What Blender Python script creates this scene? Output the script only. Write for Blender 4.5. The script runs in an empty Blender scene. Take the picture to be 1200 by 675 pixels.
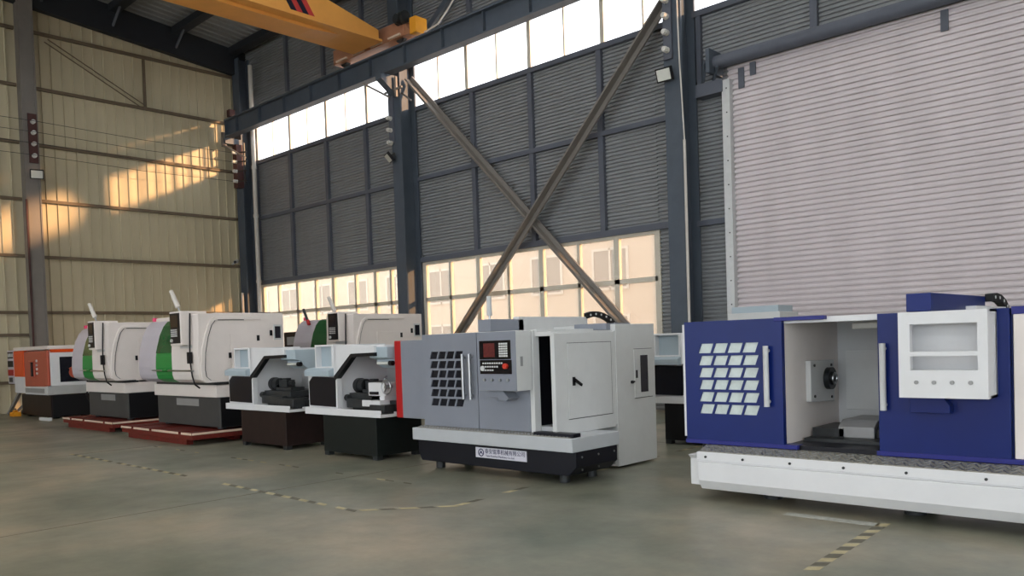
import bpy, math, random
from mathutils import Vector, Matrix
random.seed(7)
SC = bpy.context.scene
COL = SC.collection
PI = math.pi

# ------------------------------------------------------------------ helpers
CUR = Vector((0, 0, 0))


class MB:
    """collects boxes, prisms and tubes in world coordinates; build() links them as one mesh"""

    def __init__(s):
        s.v = []
        s.f = []

    def poly(s, pts, faces):
        b = len(s.v)
        s.v += [tuple(p) for p in pts]
        s.f += [tuple(b + i for i in f) for f in faces]
        return s

    def box(s, x0, x1, y0, y1, z0, z1):
        x0, x1 = min(x0, x1), max(x0, x1)
        y0, y1 = min(y0, y1), max(y0, y1)
        z0, z1 = min(z0, z1), max(z0, z1)
        return s.poly([(x0, y0, z0), (x1, y0, z0), (x1, y1, z0), (x0, y1, z0), (x0, y0, z1), (x1, y0, z1), (x1, y1, z1), (x0, y1, z1)],
                      [(0, 3, 2, 1), (4, 5, 6, 7), (0, 1, 5, 4), (1, 2, 6, 5), (2, 3, 7, 6), (3, 0, 4, 7)])

    def prism(s, pts, ax, a, b):
        """pts: polygon in the plane normal to ax ('x': (y,z), 'y': (x,z), 'z': (x,y)), extruded a..b"""
        n = len(pts)

        def P(p, t):
            return (t, p[0], p[1]) if ax == 'x' else (p[0], t, p[1]) if ax == 'y' else (p[0], p[1], t)
        area = sum(pts[i][0] * pts[(i + 1) % n][1] - pts[(i + 1) % n][0] * pts[i][1] for i in range(n))
        pts = list(pts)
        if (area < 0) != (ax == 'y'):
            pts.reverse()
        if a > b:
            a, b = b, a
        V = [P(p, a) for p in pts] + [P(p, b) for p in pts]
        F = [tuple(range(n - 1, -1, -1)), tuple(range(n, 2 * n))]
        F += [(i, (i + 1) % n, n + (i + 1) % n, n + i) for i in range(n)]
        return s.poly(V, F)

    def bar(s, p0, p1, w, h, up=(0, 0, 1)):
        p0, p1 = Vector(p0), Vector(p1)
        d = (p1 - p0).normalized()
        up = Vector(up)
        if abs(d.dot(up)) > .98:
            up = Vector((0, 1, 0))
        r = d.cross(up).normalized()
        u = r.cross(d)
        V = []
        for p in (p0, p1):
            for a, b in ((-1, -1), (1, -1), (1, 1), (-1, 1)):
                V.append(p + r * (a * w / 2) + u * (b * h / 2))
        return s.poly(V, [(0, 1, 2, 3), (7, 6, 5, 4), (0, 4, 5, 1), (1, 5, 6, 2), (2, 6, 7, 3), (3, 7, 4, 0)])

    def cyl(s, p0, p1, r0, r1=None, n=20):
        r1 = r0 if r1 is None else r1
        p0, p1 = Vector(p0), Vector(p1)
        d = (p1 - p0).normalized()
        a = Vector((0, 0, 1)) if abs(d.z) < .9 else Vector((1, 0, 0))
        r = d.cross(a).normalized()
        u = r.cross(d)
        V = []
        for p, q in ((p0, r0), (p1, r1)):
            for i in range(n):
                t = 2 * PI * i / n
                V.append(p + (r * math.cos(t) + u * math.sin(t)) * q)
        F = [tuple(range(n)), tuple(range(2 * n - 1, n - 1, -1))]
        F += [(i, n + i, n + (i + 1) % n, (i + 1) % n) for i in range(n)]
        return s.poly(V, F)

    def tube(s, path, r, n=8):
        for a, b in zip(path[:-1], path[1:]):
            s.cyl(a, b, r, n=n)
        return s

    def ring(s, c, ax, R, r, n=28, m=8):
        c = Vector(c)
        e = {'x': (Vector((0, 1, 0)), Vector((0, 0, 1)), Vector((1, 0, 0))), 'y': (Vector((1, 0, 0)), Vector((0, 0, 1)), Vector((0, 1, 0))),
             'z': (Vector((1, 0, 0)), Vector((0, 1, 0)), Vector((0, 0, 1)))}[ax]
        V = []
        for i in range(n):
            t = 2 * PI * i / n
            d = e[0] * math.cos(t) + e[1] * math.sin(t)
            for j in range(m):
                q = 2 * PI * j / m
                V.append(c + d * (R + r * math.cos(q)) + e[2] * (r * math.sin(q)))
        F = [(i * m + j, ((i + 1) % n) * m + j, ((i + 1) % n) * m + (j + 1) % m, i * m + (j + 1) % m) for i in range(n) for j in range(m)]
        return s.poly(V, F)

    def frame(s, x0, x1, z0, z1, w, y0, y1):
        """picture frame in the XZ plane"""
        s.box(x0, x1, y0, y1, z1 - w, z1).box(x0, x1, y0, y1, z0, z0 + w)
        return s.box(x0, x0 + w, y0, y1, z0 + w, z1 - w).box(x1 - w, x1, y0, y1, z0 + w, z1 - w)

    def build(s, name, mat, parent=None, bevel=0, smooth=False, **props):
        me = bpy.data.meshes.new(name)
        o = CUR if parent is not None else Vector((0, 0, 0))
        me.from_pydata([tuple(Vector(v) - o) for v in s.v], [], s.f)
        me.materials.append(mat)
        if smooth:
            me.shade_smooth()
            me.set_sharp_from_angle(angle=math.radians(35))
        ob = bpy.data.objects.new(name, me)
        COL.objects.link(ob)
        if parent is not None:
            ob.parent = parent
        if bevel:
            m = ob.modifiers.new('bevel', 'BEVEL')
            m.width = bevel
            m.segments = 2
            m.limit_method = 'ANGLE'
            m.angle_limit = math.radians(40)
        for k, val in props.items():
            ob[k] = val
        return ob


def thing(name, label, cat, loc=(0, 0, 0), group=None):
    global CUR
    CUR = Vector(loc)
    o = bpy.data.objects.new(name, None)
    COL.objects.link(o)
    o.location = loc
    o['label'] = label
    o['category'] = cat
    if group:
        o['group'] = group
    return o


def tag(o, label, cat, group=None):
    o['label'] = label
    o['category'] = cat
    if group:
        o['group'] = group
    return o


def struct(name, mb, mat, label=None, cat=None, **k):
    global CUR
    CUR = Vector((0, 0, 0))
    o = mb.build(name, mat, None, **k)
    o['kind'] = 'structure'
    if label:
        o['label'] = label
        o['category'] = cat
    return o


def copy_tree(o, parent=None):
    c = o.copy()
    COL.objects.link(c)
    if parent is not None:
        c.parent = parent
    for ch in list(o.children):
        copy_tree(ch, c)
    return c


def text(body, size, loc, rot, mat, parent, name='lettering', align='LEFT', sx=1):
    cu = bpy.data.curves.new(name, 'FONT')
    cu.body = body
    cu.size = size
    cu.extrude = .0008
    cu.align_x = align
    cu.align_y = 'CENTER'
    cu.materials.append(mat)
    o = bpy.data.objects.new(name, cu)
    COL.objects.link(o)
    o.location = Vector(loc) - CUR
    o.rotation_euler = rot
    o.scale = (sx, 1, 1)
    bpy.context.view_layer.update()
    me = bpy.data.meshes.new_from_object(o.evaluated_get(bpy.context.evaluated_depsgraph_get()))
    ob = bpy.data.objects.new(name, me)
    COL.objects.link(ob)
    ob.location, ob.rotation_euler, ob.scale = o.location, o.rotation_euler, o.scale
    ob.parent = parent
    bpy.data.objects.remove(o)
    return ob


# ------------------------------------------------------------------ materials
def hexc(r, g, b):
    f = lambda c: (c / 255 / 12.92) if c / 255 <= .04045 else ((c / 255 + .055) / 1.055) ** 2.4
    return (f(r), f(g), f(b), 1)


def mat(name, col, rough=.5, metal=0, var=.06, scale=3, bump=0, bscale=60, spec=.3, coat=0):
    m = bpy.data.materials.new(name)
    m.use_nodes = True
    nt = m.node_tree
    p = nt.nodes['Principled BSDF']
    p.inputs['Roughness'].default_value = rough
    p.inputs['Metallic'].default_value = metal
    p.inputs['Specular IOR Level'].default_value = spec
    p.inputs['Coat Weight'].default_value = coat
    if len(col) == 3:
        col = hexc(*col)
    tc = nt.nodes.new('ShaderNodeTexCoord')
    n = nt.nodes.new('ShaderNodeTexNoise')
    n.inputs['Scale'].default_value = scale
    n.inputs['Detail'].default_value = 5
    n.inputs['Roughness'].default_value = .65
    nt.links.new(tc.outputs['Object'], n.inputs['Vector'])
    mr = nt.nodes.new('ShaderNodeMapRange')
    mr.inputs['From Min'].default_value = .3
    mr.inputs['From Max'].default_value = .7
    mr.inputs['To Min'].default_value = 1 - var
    mr.inputs['To Max'].default_value = 1 + var
    nt.links.new(n.outputs['Fac'], mr.inputs['Value'])
    mx = nt.nodes.new('ShaderNodeVectorMath')
    mx.operation = 'SCALE'
    mx.inputs[0].default_value = col[:3]
    nt.links.new(mr.outputs['Result'], mx.inputs['Scale'])
    nt.links.new(mx.outputs['Vector'], p.inputs['Base Color'])
    if bump:
        n2 = nt.nodes.new('ShaderNodeTexNoise')
        n2.inputs['Scale'].default_value = bscale
        nt.links.new(tc.outputs['Object'], n2.inputs['Vector'])
        b = nt.nodes.new('ShaderNodeBump')
        b.inputs['Strength'].default_value = bump
        b.inputs['Distance'].default_value = .01
        nt.links.new(n2.outputs['Fac'], b.inputs['Height'])
        nt.links.new(b.outputs['Normal'], p.inputs['Normal'])
    return m


M = {}
M['white'] = mat('white_paint', (220, 220, 221), .4, var=.03)
M['warmwhite'] = mat('warm_white_paint', (229, 220, 214), .38, var=.03)
M['palegrey'] = mat('pale_grey_paint', (200, 201, 201), .42, var=.04)
M['lightgrey'] = mat('light_grey_paint', (206, 207, 206), .45, var=.04)
M['bodygrey'] = mat('soft_grey_body_paint', (182, 185, 188), .45, var=.04)
M['midgrey'] = mat('mid_grey_paint', (132, 136, 146), .42, var=.03)
M['paleblue'] = mat('pale_blue_paint', (168, 182, 190), .42, var=.03)
M['silver'] = mat('silver_lilac_paint', (190, 184, 192), .4, var=.03)
M['black'] = mat('black_paint', (16, 16, 19), .45, var=.1)
M['matteblack'] = mat('matte_black', (11, 11, 12), .7, var=.1)
M['blackblue'] = mat('blue_black_paint', (13, 14, 24), .4, var=.1)
M['darkgreen'] = mat('black_green_paint', (13, 20, 19), .5, var=.2, scale=8)
M['darkbrown'] = mat('oily_brown_black_steel', (34, 21, 19), .5, var=.3, scale=6)
M['basegrey'] = mat('dark_grey_base_paint', (66, 66, 66), .5, var=.1)
M['green'] = mat('green_paint', (34, 134, 62), .38, var=.05)
M['darkglassgreen'] = mat('green_tinted_glass', (30, 84, 46), .15, var=.1)
M['red'] = mat('red_paint', (172, 26, 28), .4, var=.04)
M['orange'] = mat('orange_paint', (226, 82, 24), .38, var=.04)
M['salmon'] = mat('salmon_orange_door_paint', (176, 84, 62), .35, var=.06)
M['blue'] = mat('royal_blue_paint', (9, 32, 100), .34, var=.06, spec=.28)
M['indigo'] = mat('indigo_blue_paint', (38, 42, 118), .38, var=.04, spec=.3)
M['steel'] = mat('brushed_steel', (170, 172, 174), .3, 1, var=.08)
M['darksteel'] = mat('dark_machined_steel', (62, 64, 66), .38, .8, var=.2, scale=9)
M['iron'] = mat('dark_cast_iron', (54, 56, 57), .42, .3, var=.2, scale=9)
M['darkpane'] = mat('dark_safety_glass', (30, 31, 38), .08, var=.3, scale=5)
M['filmpane'] = mat('film_covered_glass', (206, 216, 212), .25, var=.12, scale=9)
M['screen'] = mat('dark_screen_glass', (24, 20, 22), .15, var=.1)
M['screenred'] = mat('dull_red_screen_area', (96, 34, 30), .3, var=.3, scale=30)
M['key'] = mat('white_keys', (208, 208, 206), .5)
M['estop'] = mat('red_push_button', (205, 60, 40), .35)
M['pink'] = mat('pink_plastic', (225, 70, 110), .4)
M['column'] = mat('blue_grey_column_paint', (80, 88, 98), .5, var=.08)
M['columnwarm'] = mat('taupe_grey_column_paint', (128, 122, 116), .5, var=.06)
M['girt'] = mat('brown_grey_girt_paint', (112, 98, 80), .55, var=.1)
M['girtgrey'] = mat('slate_girt_paint', (92, 96, 106), .5, var=.08)
M['insul'] = mat('insulator_porcelain', (216, 214, 208), .3)
M['rust'] = mat('brown_primer', (78, 50, 48), .6, var=.15)
M['palletred'] = mat('maroon_pallet_paint', (104, 34, 26), .55, var=.2, scale=8)
M['palletedge'] = mat('bare_pale_wood_edge', (214, 190, 170), .6, var=.1, scale=9)
M['crane'] = mat('crane_yellow_paint', (232, 164, 82), .42, var=.06, scale=1.5)
M['craneend'] = mat('faded_peach_steel_paint', (170, 120, 92), .5, var=.12)
M['craneyellow'] = mat('bright_yellow_paint', (232, 160, 50), .4)
M['cranered'] = mat('stripe_red_paint', (190, 60, 56), .45)
M['craneblack'] = mat('stripe_black_paint', (26, 26, 42), .45)
M['roof'] = mat('roof_sheet_grey', (122, 124, 124), .5, var=.08)
M['purlin'] = mat('dark_purlin_steel', (44, 47, 52), .55, var=.1)
M['pipe'] = mat('white_pvc_pipe', (206, 200, 192), .4)
M['winframe'] = mat('aged_aluminium_frame', (214, 206, 190), .45, var=.05)
M['rail'] = mat('galvanised_guide_rail', (204, 206, 206), .4, .2, var=.06, scale=6)
M['chain'] = mat('black_cable_chain', (18, 18, 20), .5)
M['lamp'] = mat('lamp_glass', (214, 214, 206), .2)
M['paper'] = mat('pale_plate', (208, 206, 216), .5, var=.04)
M['ink'] = mat('navy_ink', (44, 44, 84), .6)
M['platesilver'] = mat('grey_name_plate', (150, 150, 150), .4, .2)
M['yellow'] = mat('orange_yellow_plastic', (224, 148, 28), .5)
M['tape'] = mat('worn_yellow_floor_paint', (186, 174, 138), .6, var=.2, scale=14)
M['tapeblack'] = mat('worn_dark_floor_paint', (104, 100, 86), .6, var=.2, scale=14)
M['tapewhite'] = mat('worn_white_floor_tape', (168, 168, 160), .6, var=.3, scale=18)
M['facade'] = mat('peach_render', (214, 203, 194), .8, var=.05)
M['facadewin'] = mat('building_window_glass', (150, 150, 152), .2)
M['asphalt'] = mat('yard_concrete', (168, 158, 146), .8, var=.1)


def corrug_mat(name, col, rough, streak):
    """painted sheet with long streaks of grime"""
    m = mat(name, col, rough, var=streak, scale=1.0)
    n = next(x for x in m.node_tree.nodes if x.type == 'TEX_NOISE')
    mp = m.node_tree.nodes.new('ShaderNodeMapping')
    mp.inputs['Scale'].default_value = (1.6, 1.6, .35)
    tc = next(x for x in m.node_tree.nodes if x.type == 'TEX_COORD')
    m.node_tree.links.new(tc.outputs['Object'], mp.inputs['Vector'])
    m.node_tree.links.new(mp.outputs['Vector'], n.inputs['Vector'])
    return m


M['sheetgrey'] = corrug_mat('slate_corrugated_sheet', (134, 136, 138), .5, .08)
M['sheetbeige'] = corrug_mat('beige_wall_sheet', (198, 187, 158), .5, .07)
M['roller'] = corrug_mat('mauve_grey_roller_slats', (212, 203, 205), .42, .07)


def glass_mat(name, tint, haze, milk):
    m = bpy.data.materials.new(name)
    m.use_nodes = True
    nt = m.node_tree
    nt.nodes.clear()
    out = nt.nodes.new('ShaderNodeOutputMaterial')
    tr = nt.nodes.new('ShaderNodeBsdfTransparent')
    tr.inputs['Color'].default_value = tint
    tl = nt.nodes.new('ShaderNodeBsdfTranslucent')
    tl.inputs['Color'].default_value = milk
    gl = nt.nodes.new('ShaderNodeBsdfGlossy')
    gl.inputs['Roughness'].default_value = .05
    mx = nt.nodes.new('ShaderNodeMixShader')
    mx.inputs['Fac'].default_value = haze
    nt.links.new(tr.outputs[0], mx.inputs[1])
    nt.links.new(tl.outputs[0], mx.inputs[2])
    mx2 = nt.nodes.new('ShaderNodeMixShader')
    mx2.inputs['Fac'].default_value = .05
    nt.links.new(mx.outputs[0], mx2.inputs[1])
    nt.links.new(gl.outputs[0], mx2.inputs[2])
    nt.links.new(mx2.outputs[0], out.inputs['Surface'])
    return m


M['frosted'] = glass_mat('dusty_window_glass', (.76, .72, .65, 1), .1, (.9, .84, .78, 1))
M['clear'] = glass_mat('clerestory_glass', (.97, .97, .97, 1), .12, (.9, .9, .9, 1))


def added_skylight_mat():
    m = bpy.data.materials.new('added_translucent_panel')
    m.use_nodes = True
    nt = m.node_tree
    nt.nodes.clear()
    out = nt.nodes.new('ShaderNodeOutputMaterial')
    tl = nt.nodes.new('ShaderNodeBsdfTranslucent')
    tl.inputs['Color'].default_value = (.86, .87, .84, 1)
    nt.links.new(tl.outputs[0], out.inputs['Surface'])
    return m


M['added_skylight'] = added_skylight_mat()


def floor_mat():
    m = bpy.data.materials.new('polished_stained_concrete')
    m.use_nodes = True
    nt = m.node_tree
    p = nt.nodes['Principled BSDF']
    tc = nt.nodes.new('ShaderNodeTexCoord')

    def noise(sc, det, rough=.6):
        n = nt.nodes.new('ShaderNodeTexNoise')
        n.inputs['Scale'].default_value = sc
        n.inputs['Detail'].default_value = det
        n.inputs['Roughness'].default_value = rough
        nt.links.new(tc.outputs['Object'], n.inputs['Vector'])
        return n
    n1 = noise(.42, 6)
    r1 = nt.nodes.new('ShaderNodeValToRGB')
    r1.color_ramp.elements[0].position = .34
    r1.color_ramp.elements[0].color = hexc(98, 104, 90)
    r1.color_ramp.elements[1].position = .66
    r1.color_ramp.elements[1].color = hexc(158, 146, 124)
    e = r1.color_ramp.elements.new(.5)
    e.color = hexc(126, 125, 109)
    nt.links.new(n1.outputs['Fac'], r1.inputs['Fac'])
    n2 = noise(3.2, 8, .7)
    mr = nt.nodes.new('ShaderNodeMapRange')
    mr.inputs['From Min'].default_value = .3
    mr.inputs['From Max'].default_value = .7
    mr.inputs['To Min'].default_value = .8
    mr.inputs['To Max'].default_value = 1.12
    nt.links.new(n2.outputs['Fac'], mr.inputs['Value'])
    sc = nt.nodes.new('ShaderNodeVectorMath')
    sc.operation = 'SCALE'
    nt.links.new(r1.outputs['Color'], sc.inputs[0])
    nt.links.new(mr.outputs['Result'], sc.inputs['Scale'])
    nt.links.new(sc.outputs['Vector'], p.inputs['Base Color'])
    n3 = noise(1.1, 5)
    mr2 = nt.nodes.new('ShaderNodeMapRange')
    mr2.inputs['From Min'].default_value = .2
    mr2.inputs['From Max'].default_value = .8
    mr2.inputs['To Min'].default_value = .26
    mr2.inputs['To Max'].default_value = .46
    nt.links.new(n3.outputs['Fac'], mr2.inputs['Value'])
    nt.links.new(mr2.outputs['Result'], p.inputs['Roughness'])
    p.inputs['Specular IOR Level'].default_value = .5
    b = nt.nodes.new('ShaderNodeBump')
    b.inputs['Strength'].default_value = .06
    b.inputs['Distance'].default_value = .02
    nt.links.new(n2.outputs['Fac'], b.inputs['Height'])
    nt.links.new(b.outputs['Normal'], p.inputs['Normal'])
    return m


def tread_mat():
    """diamond tread plate: crossed lozenge bumps"""
    m = mat('diamond_tread_plate', (150, 147, 138), .38, .4, var=.12, scale=20)
    nt = m.node_tree
    p = nt.nodes['Principled BSDF']
    tc = nt.nodes.new('ShaderNodeTexCoord')
    mp = nt.nodes.new('ShaderNodeMapping')
    mp.inputs['Rotation'].default_value = (0, 0, PI / 4)
    nt.links.new(tc.outputs['Object'], mp.inputs['Vector'])
    ck = nt.nodes.new('ShaderNodeTexNoise')
    ck.inputs['Scale'].default_value = 60
    nt.links.new(mp.outputs['Vector'], ck.inputs['Vector'])
    b = nt.nodes.new('ShaderNodeBump')
    b.inputs['Strength'].default_value = .2
    b.inputs['Distance'].default_value = .01
    nt.links.new(ck.outputs['Fac'], b.inputs['Height'])
    nt.links.new(b.outputs['Normal'], p.inputs['Normal'])
    return m


M['floor'] = floor_mat()
M['tread'] = tread_mat()

# ------------------------------------------------------------------ room shell
XE, YW = -27.4, 15.37                # inner faces of the end wall and the long wall
XR, YB = 13.0, -13.0                 # how far the hall is built towards and behind the camera
ZS = 8.3                             # clerestory sill
ZC = 10.3                            # clerestory head


def roof_z(y):
    return 12.35 + (YW - y) * .1


def ribs_h(mb, x0, x1, z0, z1, y, pitch=.085, depth=.036, thick=.05):
    """horizontally ribbed sheet facing -Y"""
    n = max(1, round((z1 - z0) / pitch))
    p = (z1 - z0) / n
    prof = []
    for i in range(n):
        z = z0 + i * p
        prof += [(y, z), (y, z + .34 * p), (y - depth, z + .42 * p), (y - depth * 1.15, z + .7 * p), (y - depth, z + .94 * p)]
    prof.append((y, z1))
    V = [(x0, a, b) for a, b in prof] + [(x1, a, b) for a, b in prof]
    k = len(prof)
    F = [(i, k + i, k + i + 1, i + 1) for i in range(k - 1)]
    b = len(V)
    V += [(x0, y + thick, z0), (x1, y + thick, z0), (x0, y + thick, z1), (x1, y + thick, z1)]
    F += [(b, b + 2, b + 3, b + 1), (0, b, b + 1, k), (k - 1, 2 * k - 1, b + 3, b + 2), tuple(range(k)) + (b + 2, b), tuple(range(2 * k - 1, k - 1, -1)) + (b + 1, b + 3)]
    mb.poly(V, F)


fl = struct('floor', MB().box(XE - .3, XR + 4, YB - 4, YW + .3, -.2, 0), M['floor'])
# saw-cut joints and worn hazard lines
jm = MB()
for x in (-20.4, -14.4, -8.4, 3.6):
    jm.box(x - .006, x + .006, -8, 15, 0, .0015)
for y in (-1.4, 10.6):
    jm.box(-27, 12, y - .006, y + .006, 0, .0015)
jm.build('joint', M['tapeblack'], fl)


def dashes(name, p0, p1, w=.07, n=None, wear=.85):
    p0, p1 = Vector((*p0, 0)), Vector((*p1, 0))
    L = (p1 - p0).length
    n = n or int(L / .17)
    a, b = MB(), MB()
    d = (p1 - p0) / n
    r = d.cross(Vector((0, 0, 1))).normalized() * w / 2
    sk = d.normalized() * .05
    for i in range(n):
        if random.random() > wear:
            continue
        q = p0 + d * i
        e = q + d * random.uniform(.75, 1)
        h = Vector((0, 0, .002))
        tgt = a if i % 2 == 0 else b
        tgt.poly([q - r + h, e - r + h, e + r + sk + h, q + r + sk + h], [(0, 1, 2, 3)])
    if a.v:
        a.build(name, M['tape'], fl)
    if b.v:
        b.build(name, M['tapeblack'], fl)


dashes('hazard_line', (-14.6, 4.79), (-10.4, 4.8), wear=.9)
dashes('hazard_line', (-9.4, 4.78), (-6.6, 4.72), wear=.95)
dashes('hazard_line', (-6.6, 4.75), (-5.95, 5.45), wear=.75)
dashes('hazard_line', (-5.95, 5.45), (-6.05, 6.6), wear=.6)
dashes('hazard_line', (-6.05, 7.6), (-6.15, 10.5), wear=.75)
dashes('hazard_line', (-2.3, 5.3), (-2.38, 6.95), w=.09, n=13, wear=1)
MB().box(-3.2, -2.4, 6.84, 6.95, 0, .002).build('worn_tape', M['tapewhite'], fl)
dashes('faint_line', (-14.5, 6.05), (-7, 6.05), w=.05, wear=.45)

# end wall with standing ribs
we = MB()
y = YB
prof = []
while y < YW:
    prof += [(XE, y), (XE, y + .27), (XE + .05, y + .28), (XE + .05, y + .3)]
    y += .31
prof.append((XE, YW))
k = len(prof)
we.poly([(a, b, 0) for a, b in prof] + [(a, b, roof_z(b)) for a, b in prof] + [(XE - .1, YB, 0), (XE - .1, YW, 0), (XE - .1, YB, roof_z(YB)), (XE - .1, YW, roof_z(YW))],
        [(i, i + 1, k + i + 1, k + i) for i in range(k - 1)] + [(2 * k, 2 * k + 2, 2 * k + 3, 2 * k + 1)])
wl = struct('wall_left', we, M['sheetbeige'])
for z in (1.3, 2.98, 4.66, 6.36, 8.04, 9.74, 11.42):
    MB().box(XE + .03, XE + .13, 8.42, 15.1, z - .045, z + .045).build('girt', M['girt'], wl)
for z in (.9, 2.31, 2.98, 4.67, 6.36, 8.05, 9.74, 11.42, 13.1):
    MB().box(XE + .03, XE + .13, YB, 7.98, z - .045, z + .045).build('girt', M['girt'], wl)
# cross tie rods and strut of the upper bay
tr = MB()
tr.bar((XE + .1, 8.9, 11.3), (XE + .1, 11.75, 9.85), .025, .025).bar((XE + .1, 8.8, 11.2), (XE + .1, 11.65, 9.75), .025, .025)
tr.build('tie_rod', M['girt'], wl)
MB().box(XE + .03, XE + .1, 11.75, 11.83, 9.78, 11.4).build('strut', M['girt'], wl)
# rafter along the end wall
MB().prism([(YW, 11.42), (8, 12.12), (0, 12.95), (YB, 14.2), (YB, 15.1), (YW, 12.3)], 'x', XE + .1, XE + .35).build('rafter', M['purlin'], wl)

# long wall: ribbed sheet bays
wb = MB()
ribs_h(wb, XE, -26.55, 0, ZC, YW)
ribs_h(wb, -26.55, -18.2, 0, 1.0, YW)
ribs_h(wb, -26.55, -18.2, 3.95, ZS, YW)
ribs_h(wb, -18.2, -17.72, 0, ZS, YW)
ribs_h(wb, -17.72, -9.86, 0, 1.0, YW)
ribs_h(wb, -17.72, -9.86, 3.95, ZS, YW)
ribs_h(wb, -9.86, -8.1, 0, ZS, YW)
ribs_h(wb, -8.1, -.6, 6.95, ZS, YW)
ribs_h(wb, -.6, XR, 0, ZS, YW)
ribs_h(wb, XE, XR, ZC, 12.5, YW)
wall = struct('wall_back', wb, M['sheetgrey'])


def girt(x0, x1, z, h=.11, d=.12):
    MB().box(x0, x1, YW - .03 - d, YW - .02, z - h / 2, z + h / 2).build('girt', M['girtgrey'], wall)


def mullion(x, z0, z1, w=.14, d=.1):
    MB().box(x - w / 2, x + w / 2, YW - .03 - d, YW - .02, z0, z1).build('post', M['girtgrey'], wall)


for a, b in ((-26.5, -18.2), (-17.7, -9.3), (-.6, XR)):
    girt(a, b, 6.3)
    girt(a, b, 4.02, .14)
    girt(a, b, ZS - .03, .12)
girt(-8.85, -8.12, 3.95)
girt(-8.85, -.6, ZS - .03, .12)
girt(-8.7, -8.1, 6.62, .26, .3)
for x in (-24.3, -22.17, -20.1, -15.47, -13.42, -11.3):
    mullion(x, 4.05, ZS - .05)
    mullion(x, ZC, 12.3)
mullion(-26.48, 4.05, ZS, .1)
mullion(-8.72, 6.75, ZS, .1)
mullion(-6.3, 7.2, ZS)
mullion(-3.9, 7.2, ZS)

# lower windows: two rows of panes
def window(name, xs, z0, zm, z1, matl, wide=(), fr=.07):
    f = MB()
    yy0, yy1 = YW - .05, YW + .05
    f.box(xs[0] - fr, xs[-1] + fr, yy0, yy1, z1 - fr, z1)
    f.box(xs[0] - fr, xs[-1] + fr, yy0, yy1, z0, z0 + fr)
    if zm:
        f.box(xs[0], xs[-1], yy0, yy1, zm - fr * .75, zm + fr * .75)
    for i, x in enumerate(xs):
        w = fr if i in wide or i in (0, len(xs) - 1) else fr * .62
        f.box(x - w, x + w, yy0, yy1, z0 + fr, z1 - fr)
    o = struct(name, f, M['winframe'])
    g = MB()
    for a, b in zip(xs[:-1], xs[1:]):
        for c, d in (((z0, zm), (zm, z1)) if zm else ((z0, z1),)):
            g.box(a, b, YW - .004, YW + .004, c, d)
    g.build('pane', matl, o)
    return o


window('window_1', (-26.48, -25.45, -24.25, -23.15, -22.15, -20.95, -19.95, -19.2, -18.25), 1.0, 2.9, 3.95, M['frosted'], (2, 4, 6))
window('window_2', (-17.66, -16.6, -15.5, -14.4, -13.28, -12.1, -11.0, -9.9), 1.0, 2.9, 3.95, M['frosted'], (2, 4, 6))


def clerestory(name, x0, x1, n, wide=2):
    f = MB()
    xs = [x0 + (x1 - x0) * i / n for i in range(n + 1)]
    f.box(x0, x1, YW - .04, YW + .04, ZS, ZS + .06).box(x0, x1, YW - .04, YW + .04, ZC - .06, ZC)
    for i, x in enumerate(xs):
        w = .055 if i % wide == 0 else .02
        f.box(x - w, x + w, YW - .04, YW + .04, ZS, ZC)
    o = struct(name, f, M['winframe'])
    MB().box(x0, x1, YW - .004, YW + .004, ZS, ZC).build('pane', M['clear'], o)


clerestory('window_3', -26.5, -17.95, 8)
clerestory('window_4', -17.95, -9.0, 8)
clerestory('window_5', -9.0, 0, 8)
clerestory('window_6', 0, XR, 10)

# roller shutter door
rd = MB()
ribs_h(rd, -8.06, -.6, 0, 7.0, YW - .12, pitch=.105, depth=.045, thick=.03)
door = struct('door_1', rd, M['roller'])
for x in (-8.04, -.62):
    r = MB().box(x - .085, x + .085, YW - .3, YW - .04, 0, 6.72)
    rail = r.build('guide_rail', M['rail'], door, bevel=.004)
    bl = MB()
    for i in range(14):
        bl.cyl((x + .02, YW - .31, .3 + i * .48), (x + .02, YW - .3, .3 + i * .48), .014, n=8)
    bl.build('bolt', M['iron'], rail)
MB().cyl((-8.25, YW - .35, 7.08), (-.4, YW - .35, 7.08), .13, n=24).build('roller_tube', M['girtgrey'], door, smooth=True)
br = MB()
br.box(-8.3, -8.22, YW - .6, YW - .02, 6.85, 7.32).bar((-8.35, YW - .5, 7.1), (-8.62, YW - .2, 6.7), .06, .06).bar((-8.1, YW - .5, 6.95), (-8.4, YW - .2, 6.65), .05, .05)
br.cyl((-8.45, YW - .35, 7.08), (-8.25, YW - .35, 7.08), .1)
br.build('bracket', M['column'], door)
st = MB()
for x, z, h in ((-7.75, 6.8, .3), (-4.05, 6.83, .25), (-7.5, 6.85, .15)):
    st.box(x - .06, x + .06, YW - .2, YW - .17, z - h, z + .1)
st.build('drip_bracket', M['girtgrey'], door)

# steel columns: H sections
def hcol(name, x, y0, y1, w, z1, matl, flange=.05):
    m = MB().box(x - w / 2, x + w / 2, y0, y0 + flange, 0, z1).box(x - w / 2, x + w / 2, y1 - flange, y1, 0, z1)
    m.box(x - .03, x + .03, y0 + flange, y1 - flange, 0, z1)
    return struct(name, m, matl)


colC = hcol('column', -17.95, 14.72, 15.3, .42, 12.3, M['column'])
colR = hcol('column', -9.02, 14.72, 15.3, .42, 12.3, M['column'])
colN = hcol('column', 0.0, 14.72, 15.3, .42, 12.3, M['column'])
m = MB().box(-27.25, -26.8, 14.9, 14.95, 0, 12).box(-27.25, -26.8, 15.28, 15.33, 0, 12).box(-27.05, -27.0, 14.95, 15.28, 0, 12)
colK = struct('column', m, M['column'])
m = MB().box(-27.32, -26.96, 8.0, 8.04, 0, 12.6).box(-27.32, -26.92, 8.36, 8.4, 0, 12.6).box(-27.05, -26.95, 8.04, 8.36, 0, 12.6)
colL = struct('column', m, M['columnwarm'])
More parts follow.
